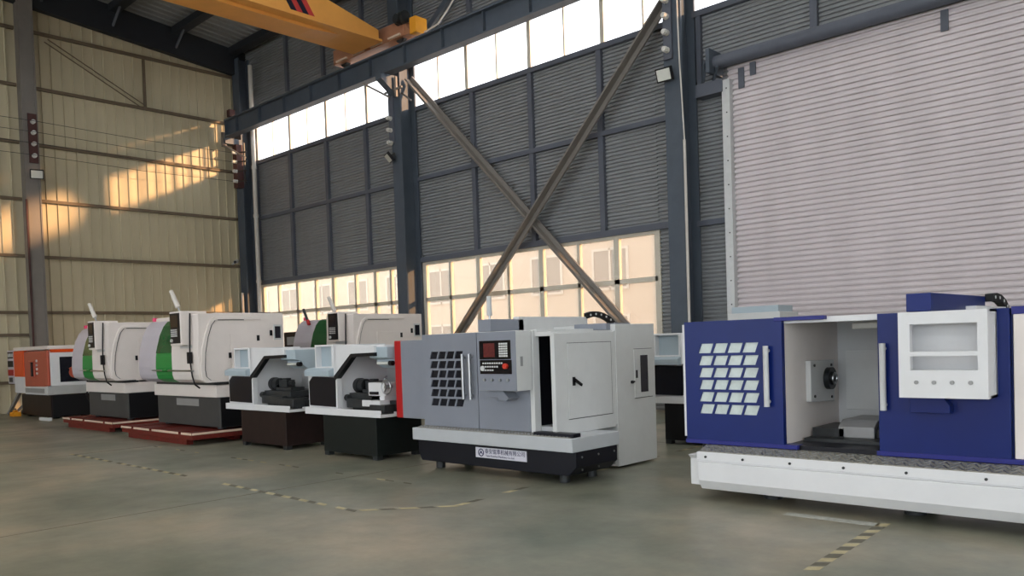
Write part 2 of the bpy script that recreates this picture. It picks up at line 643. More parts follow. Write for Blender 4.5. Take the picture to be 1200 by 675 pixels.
# diagonal wind braces of the middle bay
def angle_brace(name, p0, p1, label):
    m = MB().bar(p0, p1, .05, .26, up=(1, 0, .3))
    m.bar(Vector(p0) + Vector((0, -.1, 0)), Vector(p1) + Vector((0, -.1, 0)), .2, .04, up=(1, 0, .3))
    return tag(struct(name, m, M['columnwarm']), label, 'brace')


angle_brace('cross_brace', (-17.75, 15.12, 9.05), (-9.3, 15.12, .5), 'taupe steel brace sloping down to the right across the windows')
angle_brace('cross_brace', (-9.1, 14.9, 8.75), (-17.2, 14.9, .5), 'taupe steel brace rising to the right column, nearer one of the crossed pair')
# upper brace seen above the runway beam
m = MB().bar((-17.6, 15.1, 9.75), (-14.0, 15.1, 12.2), .1, .16).bar((-17.4, 15.1, 9.6), (-13.8, 15.1, 12.05), .04, .04)
tag(struct('cross_brace', m, M['column']), 'blue grey brace rising above the crane runway beam', 'brace')

# crane runway beam
ry = 14.4
m = MB().box(-26.75, XR, ry - .16, ry + .16, 9.64, 9.69).box(-26.75, XR, ry - .14, ry + .14, 9.1, 9.14).box(-26.75, XR, ry - .03, ry + .03, 9.14, 9.64)
m.box(-26.75, -26.7, ry - .15, ry + .15, 9.1, 9.69)
x = -26
while x < XR:
    m.box(x - .012, x + .012, ry - .13, ry + .03, 9.14, 9.64)
    x += 1.5
beam = struct('crane_runway_beam', m, M['column'])
for x in (-17.95, -9.02, 0.0):
    b = MB().prism([(14.72, 9.1), (14.15, 9.1), (14.15, 8.95), (14.72, 8.55)], 'x', x - .12, x + .12)
    b.build('corbel', M['column'], beam)
MB().box(-27.1, -26.8, 14.3, 14.9, 8.9, 9.1).build('corbel', M['column'], beam)
MB().box(-26.6, XR, ry - .035, ry + .035, 9.69, 9.76).build('crane_rail', M['girt'], beam)
MB().box(-26.62, -26.42, ry - .1, ry + .1, 9.76, 10.0).build('end_stop', M['rust'], beam)

# roof
rf = MB()
y = YB
pr = []
while y < YW + .3:
    pr.append(y)
    y += 2.03
SKY = ((-14.6, -12.2), (-7.2, -4.8), (.2, 2.6), (6.5, 8.9))  # translucent roof strips, added out of view to light the floor from above


def roof_strip(mb, x0, x1, y0, y1):
    n = max(1, round((x1 - x0) / .33))
    p = (x1 - x0) / n
    prof = []
    for i in range(n):
        x = x0 + i * p
        prof += [(x, 0), (x + .66 * p, 0), (x + .75 * p, -.04), (x + .92 * p, -.04)]
    prof.append((x1, 0))
    k = len(prof)
    mb.poly([(a, y0, roof_z(y0) + b) for a, b in prof] + [(a, y1, roof_z(y1) + b) for a, b in prof] + [(x0, y0, roof_z(y0) + .1), (x0, y1, roof_z(y1) + .1), (x1, y0, roof_z(y0) + .1), (x1, y1, roof_z(y1) + .1)],
            [(i, k + i, k + i + 1, i + 1) for i in range(k - 1)] + [(2 * k, 2 * k + 2, 2 * k + 3, 2 * k + 1)])


edges = [XE - .3] + [v for a in SKY for v in a] + [XR + .2]
for a, b in zip(edges[0::2], edges[1::2]):
    roof_strip(rf, a, b, YB, YW + .3)
for a, b in SKY:
    roof_strip(rf, a, b, 12.6, YW + .3)
ceil = struct('ceiling', rf, M['roof'])
for a, b in SKY:
    m = MB().poly([(a, YB, roof_z(YB)), (b, YB, roof_z(YB)), (b, 12.6, roof_z(12.6)), (a, 12.6, roof_z(12.6))], [(0, 1, 2, 3)])
    m.build('added_skylight_panel', M['added_skylight'], ceil)
for i in range(14):
    yy = 14.85 - 2.03 * i
    z = roof_z(yy) - .04
    MB().box(XE, XR, yy - .16, yy + .16, z - .22, z).build('purlin', M['purlin'], ceil)
for xx in (-17.95, -9.02, 0.0, 9.0):
    MB().prism([(YW - .1, 11.4), (YB, 14.2), (YB, roof_z(YB) - .28), (YW - .1, roof_z(YW) - .28)], 'x', xx - .13, xx + .13).build('rafter', M['purlin'], ceil)
kb = MB()
for yy in (8.7, 10.76, 12.8):
    kb.bar((XE + .25, yy, roof_z(yy) - .75), (XE + .95, yy, roof_z(yy) - .25), .06, .06)
kb.build('knee_brace', M['girtgrey'], ceil)

# the hall behind and beside the camera: unseen walls, gate openings sized to tune the sky light
wr = MB()
wr.box(XR, XR + .2, YB, -11, 0, 14).box(XR, XR + .2, -11, 2.0, 7, 14).box(XR, XR + .2, 2.0, YW + .1, 0, 14)
struct('wall_right', wr, M['sheetbeige'])
wf = MB()
wf.box(XE, -22, YB - .2, YB, 0, 16).box(-22, 10, YB - .2, YB, 6.0, 9.0).box(-22, 10, YB - .2, YB, 11, 16).box(10, XR, YB - .2, YB, 0, 16)
wf.box(-8, -4, YB - .2, YB, 0, 6).box(-22, -8, YB - .2, YB, 0, 1.0)
struct('wall_front', wf, M['sheetbeige'])

# yard and building outside the windows
g = MB().box(-60, 60, YW + .35, 60, -.3, -.05)
struct('ground', g, M['asphalt'])
bd = thing('office_building', 'peach building across the yard seen through the lower windows', 'building', (-24, 27, -.05))
bm_ = MB().box(-60, 12, 27, 36, -.05, 6.2)
bm_.build('wall', M['facade'], bd)
for x in [-58 + 3.4 * i for i in range(20)]:
    for z in (.9, 3.6):
        w = MB().frame(x, x + 1.8, z, z + 1.7, .1, 26.94, 27.02)
        w.box(x + .86, x + .94, 26.94, 27.02, z, z + 1.7)
        wo = w.build('window', M['white'], bd)
        MB().box(x + .05, x + 1.75, 26.97, 27.01, z + .05, z + 1.65).build('pane', M['facadewin'], wo)

# ------------------------------------------------------------------ overhead crane
cr = thing('overhead_crane', 'yellow overhead travelling crane girder with red and black stripes', 'crane', (-18, 14.4, 9.76))
gx0, gx1 = -18.75, -17.6
gd = MB().prism([(13.95, 9.86), (-12.5, 9.86), (-12.5, 11.1), (9.7, 11.1), (13.95, 10.12)], 'x', gx0, gx1)
gd.build('girder', M['crane'], cr, bevel=.01)
MB().box(gx0 - .08, gx1 + .08, -12.5, 14.0, 9.8, 9.86).build('bottom_flange', M['crane'], cr)
for q, mm in ((11.26, 'craneblack'), (11.43, 'cranered'), (11.6, 'craneblack'), (11.77, 'cranered')):
    MB().prism([(q, 9.94), (q + .17, 9.94), (q - .28, 10.62), (q - .45, 10.62)], 'x', gx1, gx1 + .006).build('warning_stripe', M[mm], cr)
MB().prism([(13.6, 9.86), (12.0, 9.72), (8, 9.72), (8, 9.86)], 'x', gx0 + .25, gx1 - .25).build('hoist_track', M['crane'], cr)
ec = MB().box(-20.1, -16.9, 14.22, 14.58, 9.86, 10.28)
ec.prism([(-16.9, 9.86), (-16.6, 9.86), (-16.9, 10.2)], 'y', 14.25, 14.55)
eo = ec.build('end_carriage', M['craneend'], cr, bevel=.012)
for x in (-19.75, -17.2):
    MB().cyl((x, 14.34, 9.93), (x, 14.46, 9.93), .17, n=24).build('wheel', M['iron'], eo, smooth=True)
bo = MB()
for x in (-19.9, -19.1, -18.3, -17.5):
    bo.box(x, x + .5, 14.16, 14.22, 9.88, 9.93)
bo.build('rail_sweep', M['palletedge'], eo)
MB().box(-16.62, -16.38, 14.2, 14.6, 9.8, 10.22).build('buffer_box', M['craneyellow'], cr, bevel=.008)
mo = MB().cyl((-17.1, 14.2, 10.3), (-16.75, 14.2, 10.3), .16, n=20).cyl((-16.95, 14.0, 10.25), (-16.95, 14.25, 10.25), .12, n=18)
mo.build('drive_motor', M['iron'], cr, smooth=True)
fb = MB().tube([(-16.4, 14.5, 9.85), (-15.9, 14.55, 9.95), (-15.6, 14.6, 10.2), (-15.4, 14.7, 10.5)], .02)
fb.build('power_cable', M['pipe'], cr)

# ------------------------------------------------------------------ wall fittings
def floodlight(loc, aim, label, tilt=.35):
    t = thing('floodlight', label, 'floodlight', loc, 'floodlights on the columns')
    x, y, z = loc
    ax = Vector((aim[0], aim[1], -tilt)).normalized()
    r = Vector((-aim[1], aim[0], 0)).normalized()
    u = r.cross(ax)

    def blk(w, h, d0, d1):
        V = []
        for d in (d0, d1):
            for a, b in ((-1, -1), (1, -1), (1, 1), (-1, 1)):
                V.append(Vector(loc) + r * (a * w) + u * (b * h) + ax * d)
        return MB().poly(V, [(3, 2, 1, 0), (4, 5, 6, 7), (0, 1, 5, 4), (1, 2, 6, 5), (2, 3, 7, 6), (3, 0, 4, 7)])
    blk(.18, .14, 0, .08).build('housing', M['black'], t, bevel=.01)
    blk(.15, .11, .08, .086).build('lens', M['lamp'], t)
    MB().bar(Vector(loc) - ax * .0, Vector(loc) - ax * .16, .05, .05).build('mounting_bracket', M['iron'], t)
    return t


floodlight((-26.76, 8.25, 7.05), (1, -.25), 'square floodlight on the beige end wall column')
floodlight((-18.05, 14.55, 6.9), (-.45, -1), 'small floodlight on the column beside the crane, seen edge on', .9)
floodlight((-9.1, 14.56, 6.97), (.05, -1), 'square floodlight on the column left of the roller door')


def insulators(pts, axis, matb, name_label, plate):
    t = thing('insulator_mount', name_label, 'insulator bracket', plate[0])
    m = MB().box(*plate[1])
    m.build('back_plate', M[matb], t)
    for p in pts:
        p = Vector(p)
        q = p + Vector(axis) * .16
        mb = MB()
        for i in range(4):
            a = p + (q - p) * (i / 4)
            b = p + (q - p) * ((i + .8) / 4)
            mb.cyl(a, b, .05 if i % 2 else .062, n=12)
        mb.build('insulator', M['insul'], t, smooth=True)
    return t


zi = (8.6, 8.28, 7.95, 7.6)
insulators([(-26.9, 8.24, z) for z in zi], (1, 0, 0), 'rust', 'row of white insulators on red brown plate on end wall column', ((-26.92, 8.24, 7.5), (-26.93, -26.89, 8.12, 8.36, 7.4, 8.85)))
insulators([(-9.1, 14.66, z - .12) for z in zi], (0, -1, 0), 'girtgrey', 'row of white insulators high on column left of roller door', ((-9.1, 14.7, 7.3), (-9.2, -9.0, 14.66, 14.72, 7.3, 8.8)))
insulators([(-18.1, 14.66, z - .3) for z in zi[1:]], (0, -1, 0), 'girtgrey', 'row of white insulators on middle column under the crane', ((-18.1, 14.7, 7.3), (-18.2, -18.0, 14.66, 14.72, 7.3, 8.7)))
t = insulators([(-26.75, 14.66, z) for z in zi], (0, -1, 0), 'rust', 'insulator bracket with ladder rungs in the corner under the beam', ((-26.8, 14.7, 7.4), (-27.0, -26.72, 14.66, 14.9, 7.4, 8.9)))
m = MB()
for z in zi:
    m.bar((-26.85, 14.62, z), (-26.3, 14.8, z - .02), .035, .035)
m.bar((-26.4, 14.78, 7.5), (-26.4, 14.78, 8.9), .04, .04)
m.build('rung', M['iron'], t)
for z in zi:
    m = MB().tube([(-26.727, 8.24, z), (-26.727, 11.4, z - .06), (-26.727, 14.48, z - .02)], .008, 6)
    tag(m.build('hanging_wire', M['iron']), 'thin bare conductor wire strung along the beige end wall', 'wire', 'conductor wires on the end wall')
    m = MB().tube([(-26.727, 8.24, z), (-26.727, 3, z - .06), (-26.727, -3, z - .02)], .008, 6)
    tag(m.build('hanging_wire', M['iron']), 'thin bare conductor wire left of the end wall column', 'wire', 'conductor wires left of the column')
# bracket stay under the beam end
m = MB().bar((-26.9, 14.3, 8.85), (-26.2, 14.7, 8.35), .1, .05).box(-27.0, -26.9, 14.25, 14.4, 8.8, 9.3)
tag(m.build('beam_stay', M['columnwarm']), 'short steel stay under the left end of the runway beam', 'stay')
m = MB().bar((-18.2, 14.66, 9.0), (-17.6, 15.0, 8.45), .07, .05).bar((-18.25, 14.6, 8.7), (-17.5, 14.6, 8.72), .05, .05).bar((-17.75, 14.6, 8.5), (-17.75, 14.6, 9.05), .06, .06).bar((-18.7, 14.2, 9.0), (-18.05, 14.6, 8.55), .1, .05)
tag(m.build('beam_stay', M['columnwarm']), 'steel stays bracing the runway beam at middle column', 'stay')
dp = thing('downpipe', 'white downpipe in the hall corner beside the windows', 'pipe', (-26.22, 15.03, 0))
MB().cyl((-26.22, 15.03, 0), (-26.22, 15.03, 11.6), .075, n=16).build('pipe', M['pipe'], dp, smooth=True)
m = MB()
for z in (1.5, 4.0, 6.3, 8.0):
    m.cyl((-26.22, 15.03, z), (-26.22, 15.03, z + .1), .095, n=16)
m.build('clamp', M['pipe'], dp, smooth=True)
m = MB().cyl((-27.0, 14.82, 0), (-27.0, 14.82, 3.7), .05, n=12)
tag(m.build('conduit_pipe', M['pipe'], smooth=True), 'short pale conduit pipe standing in the dark hall corner', 'pipe')
cp = thing('cable_conduit', 'white cable conduit running up the column left of roller door', 'conduit', (-8.77, 14.7, 0))
MB().cyl((-8.77, 14.68, 0), (-8.77, 14.68, 5.6), .03, n=10).build('conduit', M['pipe'], cp, smooth=True)
MB().tube([(-8.77, 14.68, 5.6), (-8.8, 14.68, 6.4), (-8.84, 14.68, 7.3), (-8.86, 14.68, 8.3), (-8.86, 14.68, 9.0)], .016).build('cable', M['pipe'], cp, smooth=True)
m = MB().cyl((-26.9, 7.98, 0), (-26.9, 7.98, 6.3), .03, n=10)
tag(m.build('cable_conduit', M['rust'], smooth=True), 'dark conduit running up the beige end wall column', 'conduit')
sc_ = thing('security_camera', 'white security camera in the corner of the beige wall', 'camera', (-27.2, 14.62, 4.75))
MB().bar((-27.27, 14.62, 4.72), (-27.05, 14.62, 4.78), .06, .04).build('mounting_arm', M['white'], sc_)
MB().bar((-27.1, 14.72, 4.84), (-26.85, 14.5, 4.76), .1, .1).build('housing', M['white'], sc_, bevel=.01)
MB().cyl((-26.86, 14.51, 4.77), (-26.83, 14.48, 4.76), .05, n=14).build('lens', M['black'], sc_)

# ------------------------------------------------------------------ machine parts shared
def grid_door(x0, x1, z0, z1, wx0, wx1, wz0, wz1, y0, y1, cols, rows, slant, gapx, gapz):
    """sheet door whose window is a grid of leaning rhomboid openings; returns (sheet, list of pane outlines)"""
    m = MB()
    m.box(x0, wx0, y0, y1, z0, z1).box(wx1, x1, y0, y1, z0, z1).box(wx0, wx1, y0, y1, z0, wz0).box(wx0, wx1, y0, y1, wz1, z1)
    rh = (wz1 - wz0 - gapz * (rows - 1)) / rows
    for r in range(rows - 1):
        z = wz0 + (r + 1) * rh + r * gapz
        m.box(wx0, wx1, y0, y1, z, z + gapz)
    cw = (wx1 - wx0 - slant - gapx * (cols - 1)) / cols
    for r in range(rows):
        za = wz0 + r * (rh + gapz)
        zb = za + rh
        m.prism([(wx0, za), (wx0 + slant, zb), (wx0, zb)], 'y', y0, y1)
        m.prism([(wx1 - slant, za), (wx1, za), (wx1, zb)], 'y', y0, y1)
        for c in range(cols - 1):
            xa = wx0 + (c + 1) * cw + c * gapx
            m.prism([(xa, za), (xa + gapx, za), (xa + gapx + slant, zb), (xa + slant, zb)], 'y', y0, y1)
    return m


def handle(p0, p1, out, r, matl, parent, nm='handle'):
    """bar handle on two stand-offs"""
    p0, p1, out = Vector(p0), Vector(p1), Vector(out)
    m = MB().cyl(p0 + out, p1 + out, r, n=14)
    d = (p1 - p0)
    m.cyl(p0 + d * .08, p0 + d * .08 + out, r * .7, n=10).cyl(p0 + d * .92, p0 + d * .92 + out, r * .7, n=10)
    return m.build(nm, matl, parent, smooth=True)


def cable_chain(pts, w, parent, axis='x'):
    m = MB()
    h = MB()
    for a, b in zip(pts[:-1], pts[1:]):
        a, b = Vector(a), Vector(b)
        m.bar(a, b + (b - a) * .08, w, .075)
        c = (a + b) / 2
        h.cyl(c + Vector((w / 2, 0, 0)), c + Vector((w / 2 + .006, 0, 0)), .016, n=10)
    o = m.build('cable_chain', M['chain'], parent, bevel=.004)
    h.build('rivet', M['palegrey'], o)
    return o


def tread_strip(prof, x0, x1, parent):
    """folded tread plate with raised lozenges on its sloping face"""
    m = MB().prism(prof, 'x', x0, x1)
    o = m.build('tread_plate', M['tread'], parent)
    a, b = Vector((0, *prof[1])), Vector((0, *prof[2]))
    d = b - a
    rows = max(2, int(d.length / .026))
    n = Vector((0, -d.z, d.y)).normalized()
    q = MB()
    k = int((x1 - x0) / .052)
    for r in range(rows):
        for i in range(k):
            c = a + d * ((r + .5) / rows) + Vector((x0 + .03 + i * .052 + (.026 if r % 2 else 0), 0, 0)) + n * .002
            if c.x > x1 - .02:
                continue
            s_ = 1 if (i + r) % 2 else -1
            t = (Vector((1, 0, 0)) + d.normalized() * s_ * .9).normalized()
            q.bar(c - t * .015, c + t * .015, .008, .006, up=n)
    q.build('tread_bump', M['steel'], o)
    return o


# ------------------------------------------------------------------ grey lathe with the name plate
def grey_machine():
    t = thing('lathe_machine', 'grey enclosed lathe with two handled doors and company name plate on black base', 'lathe', (-6.9, 7.3, 0))
    m = MB().prism([(-8.2, .1), (-5.72, .1), (-5.61, .2), (-5.61, .375), (-8.26, .375), (-8.26, .2)], 'y', 6.95, 7.72)
    b = m.build('base', M['blackblue'], t, bevel=.01)
    s = MB()
    for y, z in ((7.05, .31), (7.05, .17), (7.35, .31), (7.35, .17), (7.65, .31), (7.65, .17)):
        s.cyl((-5.612, y, z), (-5.6, y, z), .012, n=8)
    s.build('screw', M['steel'], b)
    for x in (-8.0, -5.9):
        for y in (7.1, 7.6):
            MB().cyl((x, y, 0), (x, y, .1), .06, n=14).build('levelling_foot', M['iron'], t, smooth=True)
    sg = MB().box(-7.17, -6.335, 6.938, 6.95, .215, .338).build('name_plate', M['paper'], b)
    lg = MB().ring((-7.075, 6.936, .277), 'y', .042, .006, 28, 6)
    lg.prism([(-7.105, .255), (-7.075, .305), (-7.045, .255), (-7.075, .272)], 'y', 6.934, 6.938)
    lg.build('emblem', M['ink'], b)
    text('泰安锟準机械有限公司', .066, (-7.01, 6.936, .295), (PI / 2, 0, 0), M['ink'], b)
    text('Taian Kunzhun Machinery Co.,Ltd.', .034, (-6.995, 6.936, .243), (PI / 2, 0, 0), M['ink'], b)
    # ledge and lower body
    m = MB().box(-8.29, -5.6, 6.88, 7.75, .375, .53).box(-8.1, -5.96, 7.1, 8.2, .53, .62)
    m.build('lower_body', M['bodygrey'], t, bevel=.008)
    tread_strip([(6.9, .53), (6.9, .536), (6.99, .556), (7.02, .556), (7.02, .53)], -8.22, -5.65, t)
    MB().box(-6.2, -5.62, 6.92, 7.06, .535, .575).build('rail_tray', M['blackblue'], t, bevel=.005)
    # enclosure: left wall, top, back, interior
    m = MB().box(-8.15, -8.1, 7.04, 8.2, .55, 1.73).box(-8.15, -6.2, 7.03, 8.2, 1.66, 1.74).box(-8.15, -5.93, 8.15, 8.2, .55, 1.7)
    m.box(-6.29, -6.225, 6.99, 7.1, .55, 1.73).box(-6.2, -5.97, 7.02, 8.2, 1.66, 1.71)
    m.build('enclosure', M['lightgrey'], t, bevel=.006)
    MB().box(-6.3, -6.28, 7.1, 8.15, .62, 1.66).build('shade_sheet', M['blackblue'], t)  # black sheet standing in for the shade inside the side opening
    # left door with the grid window
    d = grid_door(-8.15, -7.14, .56, 1.735, -8.01, -7.38, .82, 1.515, 6.98, 6.995, 4, 6, .035, .022, .026)
    d.box(-8.15, -8.1, 6.995, 7.03, .56, 1.735).box(-7.19, -7.14, 6.995, 7.03, .56, 1.735)
    do = d.build('door', M['midgrey'], t)
    MB().box(-8.015, -7.375, 6.996, 7.002, .815, 1.52).build('pane', M['darkpane'], do)
    handle((-7.345, 6.98, .92), (-7.345, 6.98, 1.48), (0, -.05, 0), .02, M['steel'], do)
    d = MB().box(-7.13, -6.29, 6.98, 7.03, .56, 1.735).build('door', M['midgrey'], t, bevel=.004)
    handle((-7.22, 6.98, .92), (-7.22, 6.98, 1.48), (0, -.05, 0), .02, M['steel'], d)
    # headstock side cover and red end
    MB().box(-8.74, -8.14, 7.1, 8.1, .62, 1.675).build('headstock_cover', M['midgrey'], t, bevel=.006)
    MB().box(-8.88, -8.74, 7.1, 8.1, .62, 1.677).build('end_cover', M['red'], t, bevel=.012)
    # right side sheet with its hatch
    m = MB().box(-5.99, -5.93, 7.02, 8.15, .53, 1.69)
    so = m.build('side_cover', M['lightgrey'], t, bevel=.004)
    hm = MB().box(-5.932, -5.924, 7.25, 8.08, .7, 1.57)
    ho = hm.build('hatch', M['lightgrey'], so, bevel=.003)
    MB().box(-5.931, -5.927, 7.24, 8.09, .692, .7).box(-5.931, -5.927, 7.24, 8.09, 1.57, 1.576).box(-5.931, -5.927, 8.08, 8.088, .7, 1.57).build('seam', M['iron'], so)
    MB().box(-5.924, -5.912, 7.32, 7.36, 1.08, 1.18).bar((-5.905, 7.34, 1.15), (-5.9, 7.46, 1.08), .02, .03).build('latch', M['black'], ho)
    # electrical cabinet behind
    m = MB().box(-7.6, -5.925, 8.18, 9.03, .03, 1.785)
    co = m.build('electrical_cabinet', M['lightgrey'], t, bevel=.005)
    MB().box(-5.926, -5.918, 8.56, 8.95, .85, 1.465).build('hatch', M['lightgrey'], co, bevel=.003)
    MB().box(-5.926, -5.92, 8.55, 8.96, .843, .85).box(-5.926, -5.92, 8.55, 8.96, 1.465, 1.471).build('seam', M['iron'], co)
    MB().box(-5.92, -5.913, 8.69, 8.85, .915, 1.385).build('vent_window', M['darkpane'], co)
    m = MB().box(-5.92, -5.908, 8.585, 8.615, 1.1, 1.2).cyl((-5.92, 8.49, 1.055), (-5.895, 8.49, 1.055), .02, n=10).bar((-5.9, 8.49, 1.055), (-5.9, 8.53, 1.06), .015, .02)
    m.build('latch', M['black'], co)
    # top beam carrying the control box, and cable chain
    m = MB().box(-7.12, -6.905, 7.0, 7.6, 1.74, 1.89)
    m.build('gantry_front', M['midgrey'], t, bevel=.006)
    MB().box(-7.0, -6.905, 7.5, 8.9, 1.74, 1.92).build('gantry_beam', M['palegrey'], t, bevel=.006)
    cable_chain([(-6.9, 8.86, 1.93), (-6.9, 8.98, 1.955), (-6.9, 9.1, 1.955), (-6.9, 9.22, 1.935), (-6.9, 9.33, 1.9), (-6.9, 9.43, 1.85), (-6.9, 9.5, 1.79)], .07, t)
    MB().box(-6.5, -6.0, 8.1, 8.6, 1.72, 1.8).build('top_plate', M['midgrey'], t)
    # control box
    m = MB().prism([(-6.855, 1.05), (-6.238, 1.05), (-6.238, 1.73), (-6.855, 1.735)], 'y', 6.72, 6.98)
    cb = m.build('control_box', M['lightgrey'], t, bevel=.006)
    MB().box(-6.853, -6.24, 6.714, 6.721, 1.053, 1.73).build('shaded_face', M['midgrey'], cb)  # darker grey front: shade on the box face put into its colour
    MB().box(-6.812, -6.315, 6.704, 6.716, 1.414, 1.63).build('screen', M['screen'], cb, bevel=.003)
    MB().box(-6.74, -6.56, 6.702, 6.705, 1.44, 1.6).build('display', M['screenred'], cb)
    k = MB()
    for i in range(4):
        for j in range(6):
            k.box(-6.49 + i * .035, -6.462 + i * .035, 6.7, 6.706, 1.44 + j * .028, 1.46 + j * .028)
    k.build('keypad', M['key'], cb)
    MB().box(-6.808, -6.305, 6.704, 6.716, 1.245, 1.406).build('button_panel', M['screen'], cb, bevel=.003)
    k = MB()
    for j in range(3):
        for i in range(9 - 2 * j):
            k.box(-6.76 + i * .037, -6.737 + i * .037, 6.699, 6.706, 1.36 - j * .04, 1.378 - j * .04)
    k.cyl((-6.76, 6.705, 1.31), (-6.76, 6.69, 1.31), .03, n=16)
    k.build('button', M['key'], cb)
    MB().cyl((-6.385, 6.705, 1.335), (-6.385, 6.675, 1.335), .032, n=18).build('emergency_button', M['estop'], cb, smooth=True)
    for i in range(4):
        MB().cyl((-6.743 + i * .126, 6.716, 1.176), (-6.743 + i * .126, 6.695, 1.176), .018, n=14).build('knob', M['steel'], cb, smooth=True)
    MB().box(-6.239, -6.232, 6.785, 6.823, 1.33, 1.44).build('side_socket', M['platesilver'], cb)
    m = MB().prism([(-6.8, 1.05), (-6.55, 1.05), (-6.45, .96), (-6.5, .925), (-6.62, .93), (-6.62, .97), (-6.8, .97)], 'y', 6.8, 6.98)
    m.build('box_bracket', M['midgrey'], t, bevel=.005)
    # signal lamp rod
    MB().cyl((-7.31, 7.4, 1.74), (-7.31, 7.4, 1.95), .012, n=10).build('lamp_rod', M['steel'], t)
    MB().cyl((-7.31, 7.4, 1.95), (-7.31, 7.4, 2.2), .035, .03, n=16).build('signal_lamp', M['palegrey'], t, smooth=True)
    return t


grey_machine()

# ------------------------------------------------------------------ blue lathe
def blue_machine():
    t = thing('lathe_machine', 'large blue and white lathe with open middle bay and empty white control box', 'lathe', (-2.6, 7.4, 0))
    XA, XB = -4.26, -.55
    # white base: two stepped faces
    m = MB().prism([(7.03, .44), (7.08, .4), (7.08, .14), (7.95, .14), (7.95, .44)], 'x', XA, XB)
    m.prism([(7.0, .38), (7.0, .2), (7.06, .11), (7.9, .11), (7.9, .38)], 'x', XA + .13, XB)
    m.box(XA + .1, XB, 7.03, 7.9, .38, .475)
    b = m.build('base', M['white'], t, bevel=.006)
    h = MB()
    for x in (-4.06, -3.67, -3.21, -2.73, -2.22, -1.64, -1.0):
        h.cyl((x, 7.034, .428), (x, 7.02, .428), .012, n=10)
    h.build('bolt', M['iron'], b)
    MB().box(XA + .11, XB, 7.024, 7.03, .392, .396).build('seam', M['palegrey'], b)
    for x in (-3.6, -2.3, -1.1):
        for y in (7.5, 7.8):
            MB().cyl((x, y, 0), (x, y, .12), .09, n=16).build('levelling_foot', M['iron'], t, smooth=True)
    tread_strip([(7.035, .475), (7.035, .482), (7.17, .53), (7.22, .53), (7.22, .475)], -4.13, XB, t)
    # lower body under the doors
    MB().box(-4.2, XB, 7.22, 8.5, .475, .57).build('lower_body', M['blackblue'], t)
    MB().box(-4.36, -3.2, 7.17, 7.3, .535, .575).build('door_track', M['indigo'], t, bevel=.004)
    MB().box(-2.5, -1.4, 7.17, 7.3, .535, .575).build('door_track', M['indigo'], t, bevel=.004)
    # left door
    d = grid_door(-4.35, -3.385, .575, 1.745, -4.2, -3.56, .835, 1.525, 7.18, 7.195, 4, 6, .035, .022, .026)
    d.box(-4.35, -4.3, 7.195, 7.24, .575, 1.745)
    do = d.build('door', M['blue'], t)
    MB().box(-4.205, -3.555, 7.196, 7.202, .83, 1.53).build('pane', M['filmpane'], do)
    MB().box(-3.385, -3.33, 7.18, 7.24, .56, 1.745).build('door_edge', M['blue'], do)
    handle((-3.465, 7.18, .925), (-3.465, 7.18, 1.49), (0, -.05, 0), .026, M['palegrey'], do)
    MB().box(-4.38, -4.355, 7.19, 8.2, .6, 1.72).build('end_panel', M['white'], t)
    # right door
    d = MB().box(-2.48, -1.5, 7.18, 7.24, .57, 1.74).build('door', M['blue'], t, bevel=.005)
    handle((-2.425, 7.18, .925), (-2.425, 7.18, 1.49), (0, -.05, 0), .026, M['palegrey'], d)
    MB().prism([(-2.2, 1.05), (-1.95, 1.05), (-1.9, .98), (-1.9, .92), (-2.2, .92)], 'y', 7.08, 7.18).build('box_bracket', M['blue'], d, bevel=.004)
    # housing shell
    m = MB().box(-4.35, -3.34, 7.26, 8.5, .57, 1.735)
    m.build('headstock_housing', M['white'], t, bevel=.006)
    hd = MB().box(-3.36, -3.335, 7.26, 8.5, .57, 1.7)
    hd.build('headstock_wall', M['warmwhite'], t)
    fpm = MB().prism([(7.69, .93), (7.69, 1.33), (8.26, 1.32), (8.26, .9)], 'x', -3.335, -3.28)
    fp = fpm.build('spindle_plate', M['lightgrey'], t, bevel=.01)
    q = MB()
    for y, z in ((7.77, 1.28), (8.18, 1.27), (7.77, .98), (8.18, .95)):
        q.cyl((-3.28, y, z), (-3.27, y, z), .014, n=8)
    q.build('bolt', M['iron'], fp)
    c = MB().cyl((-3.28, 8.09, 1.14), (-3.23, 8.09, 1.14), .11, n=32).cyl((-3.23, 8.09, 1.14), (-3.21, 8.09, 1.14), .07, n=24)
    co = c.build('spindle', M['darksteel'], t, smooth=True)
    MB().ring((-3.21, 8.09, 1.14), 'x', .05, .012).build('spindle_nose', M['steel'], co, smooth=True)
    MB().box(-3.34, -1.5, 8.5, 8.55, .55, 1.72).build('back_wall', M['palegrey'], t)
    MB().box(-3.25, -2.92, 8.48, 8.5, .8, 1.4).build('back_hatch', M['lightgrey'], t, bevel=.004)
    MB().box(-2.88, -2.0, 8.48, 8.5, .8, 1.4).build('back_hatch', M['lightgrey'], t, bevel=.004)
    MB().box(-3.4, -1.45, 7.24, 7.3, 1.69, 1.74).box(-3.34, -1.45, 7.3, 8.5, 1.71, 1.74).build('top_cover', M['white'], t, bevel=.004)
    MB().box(-3.4, -2.93, 7.17, 7.24, 1.715, 1.75).build('header_strip', M['indigo'], t, bevel=.004)
    MB().box(-3.0, -2.6, 8.0, 8.12, 1.62, 1.68).build('work_lamp', M['lamp'], t, bevel=.01)
    # bed and telescopic way cover
    MB().box(-3.3, -1.6, 7.55, 8.3, .57, .6).box(-3.3, -3.0, 7.75, 8.3, .6, .68).build('bed', M['iron'], t)
    m = MB().prism([(7.75, .6), (7.75, .7), (7.85, .76), (8.35, .76), (8.35, .6)], 'x', -3.05, -2.72)
    m.build('way_cover', M['platesilver'], t, bevel=.005)
    m = MB().prism([(7.8, .6), (7.8, .68), (7.88, .73), (8.3, .73), (8.3, .6)], 'x', -2.72, -2.2)
    m.build('way_cover', M['iron'], t, bevel=.005)
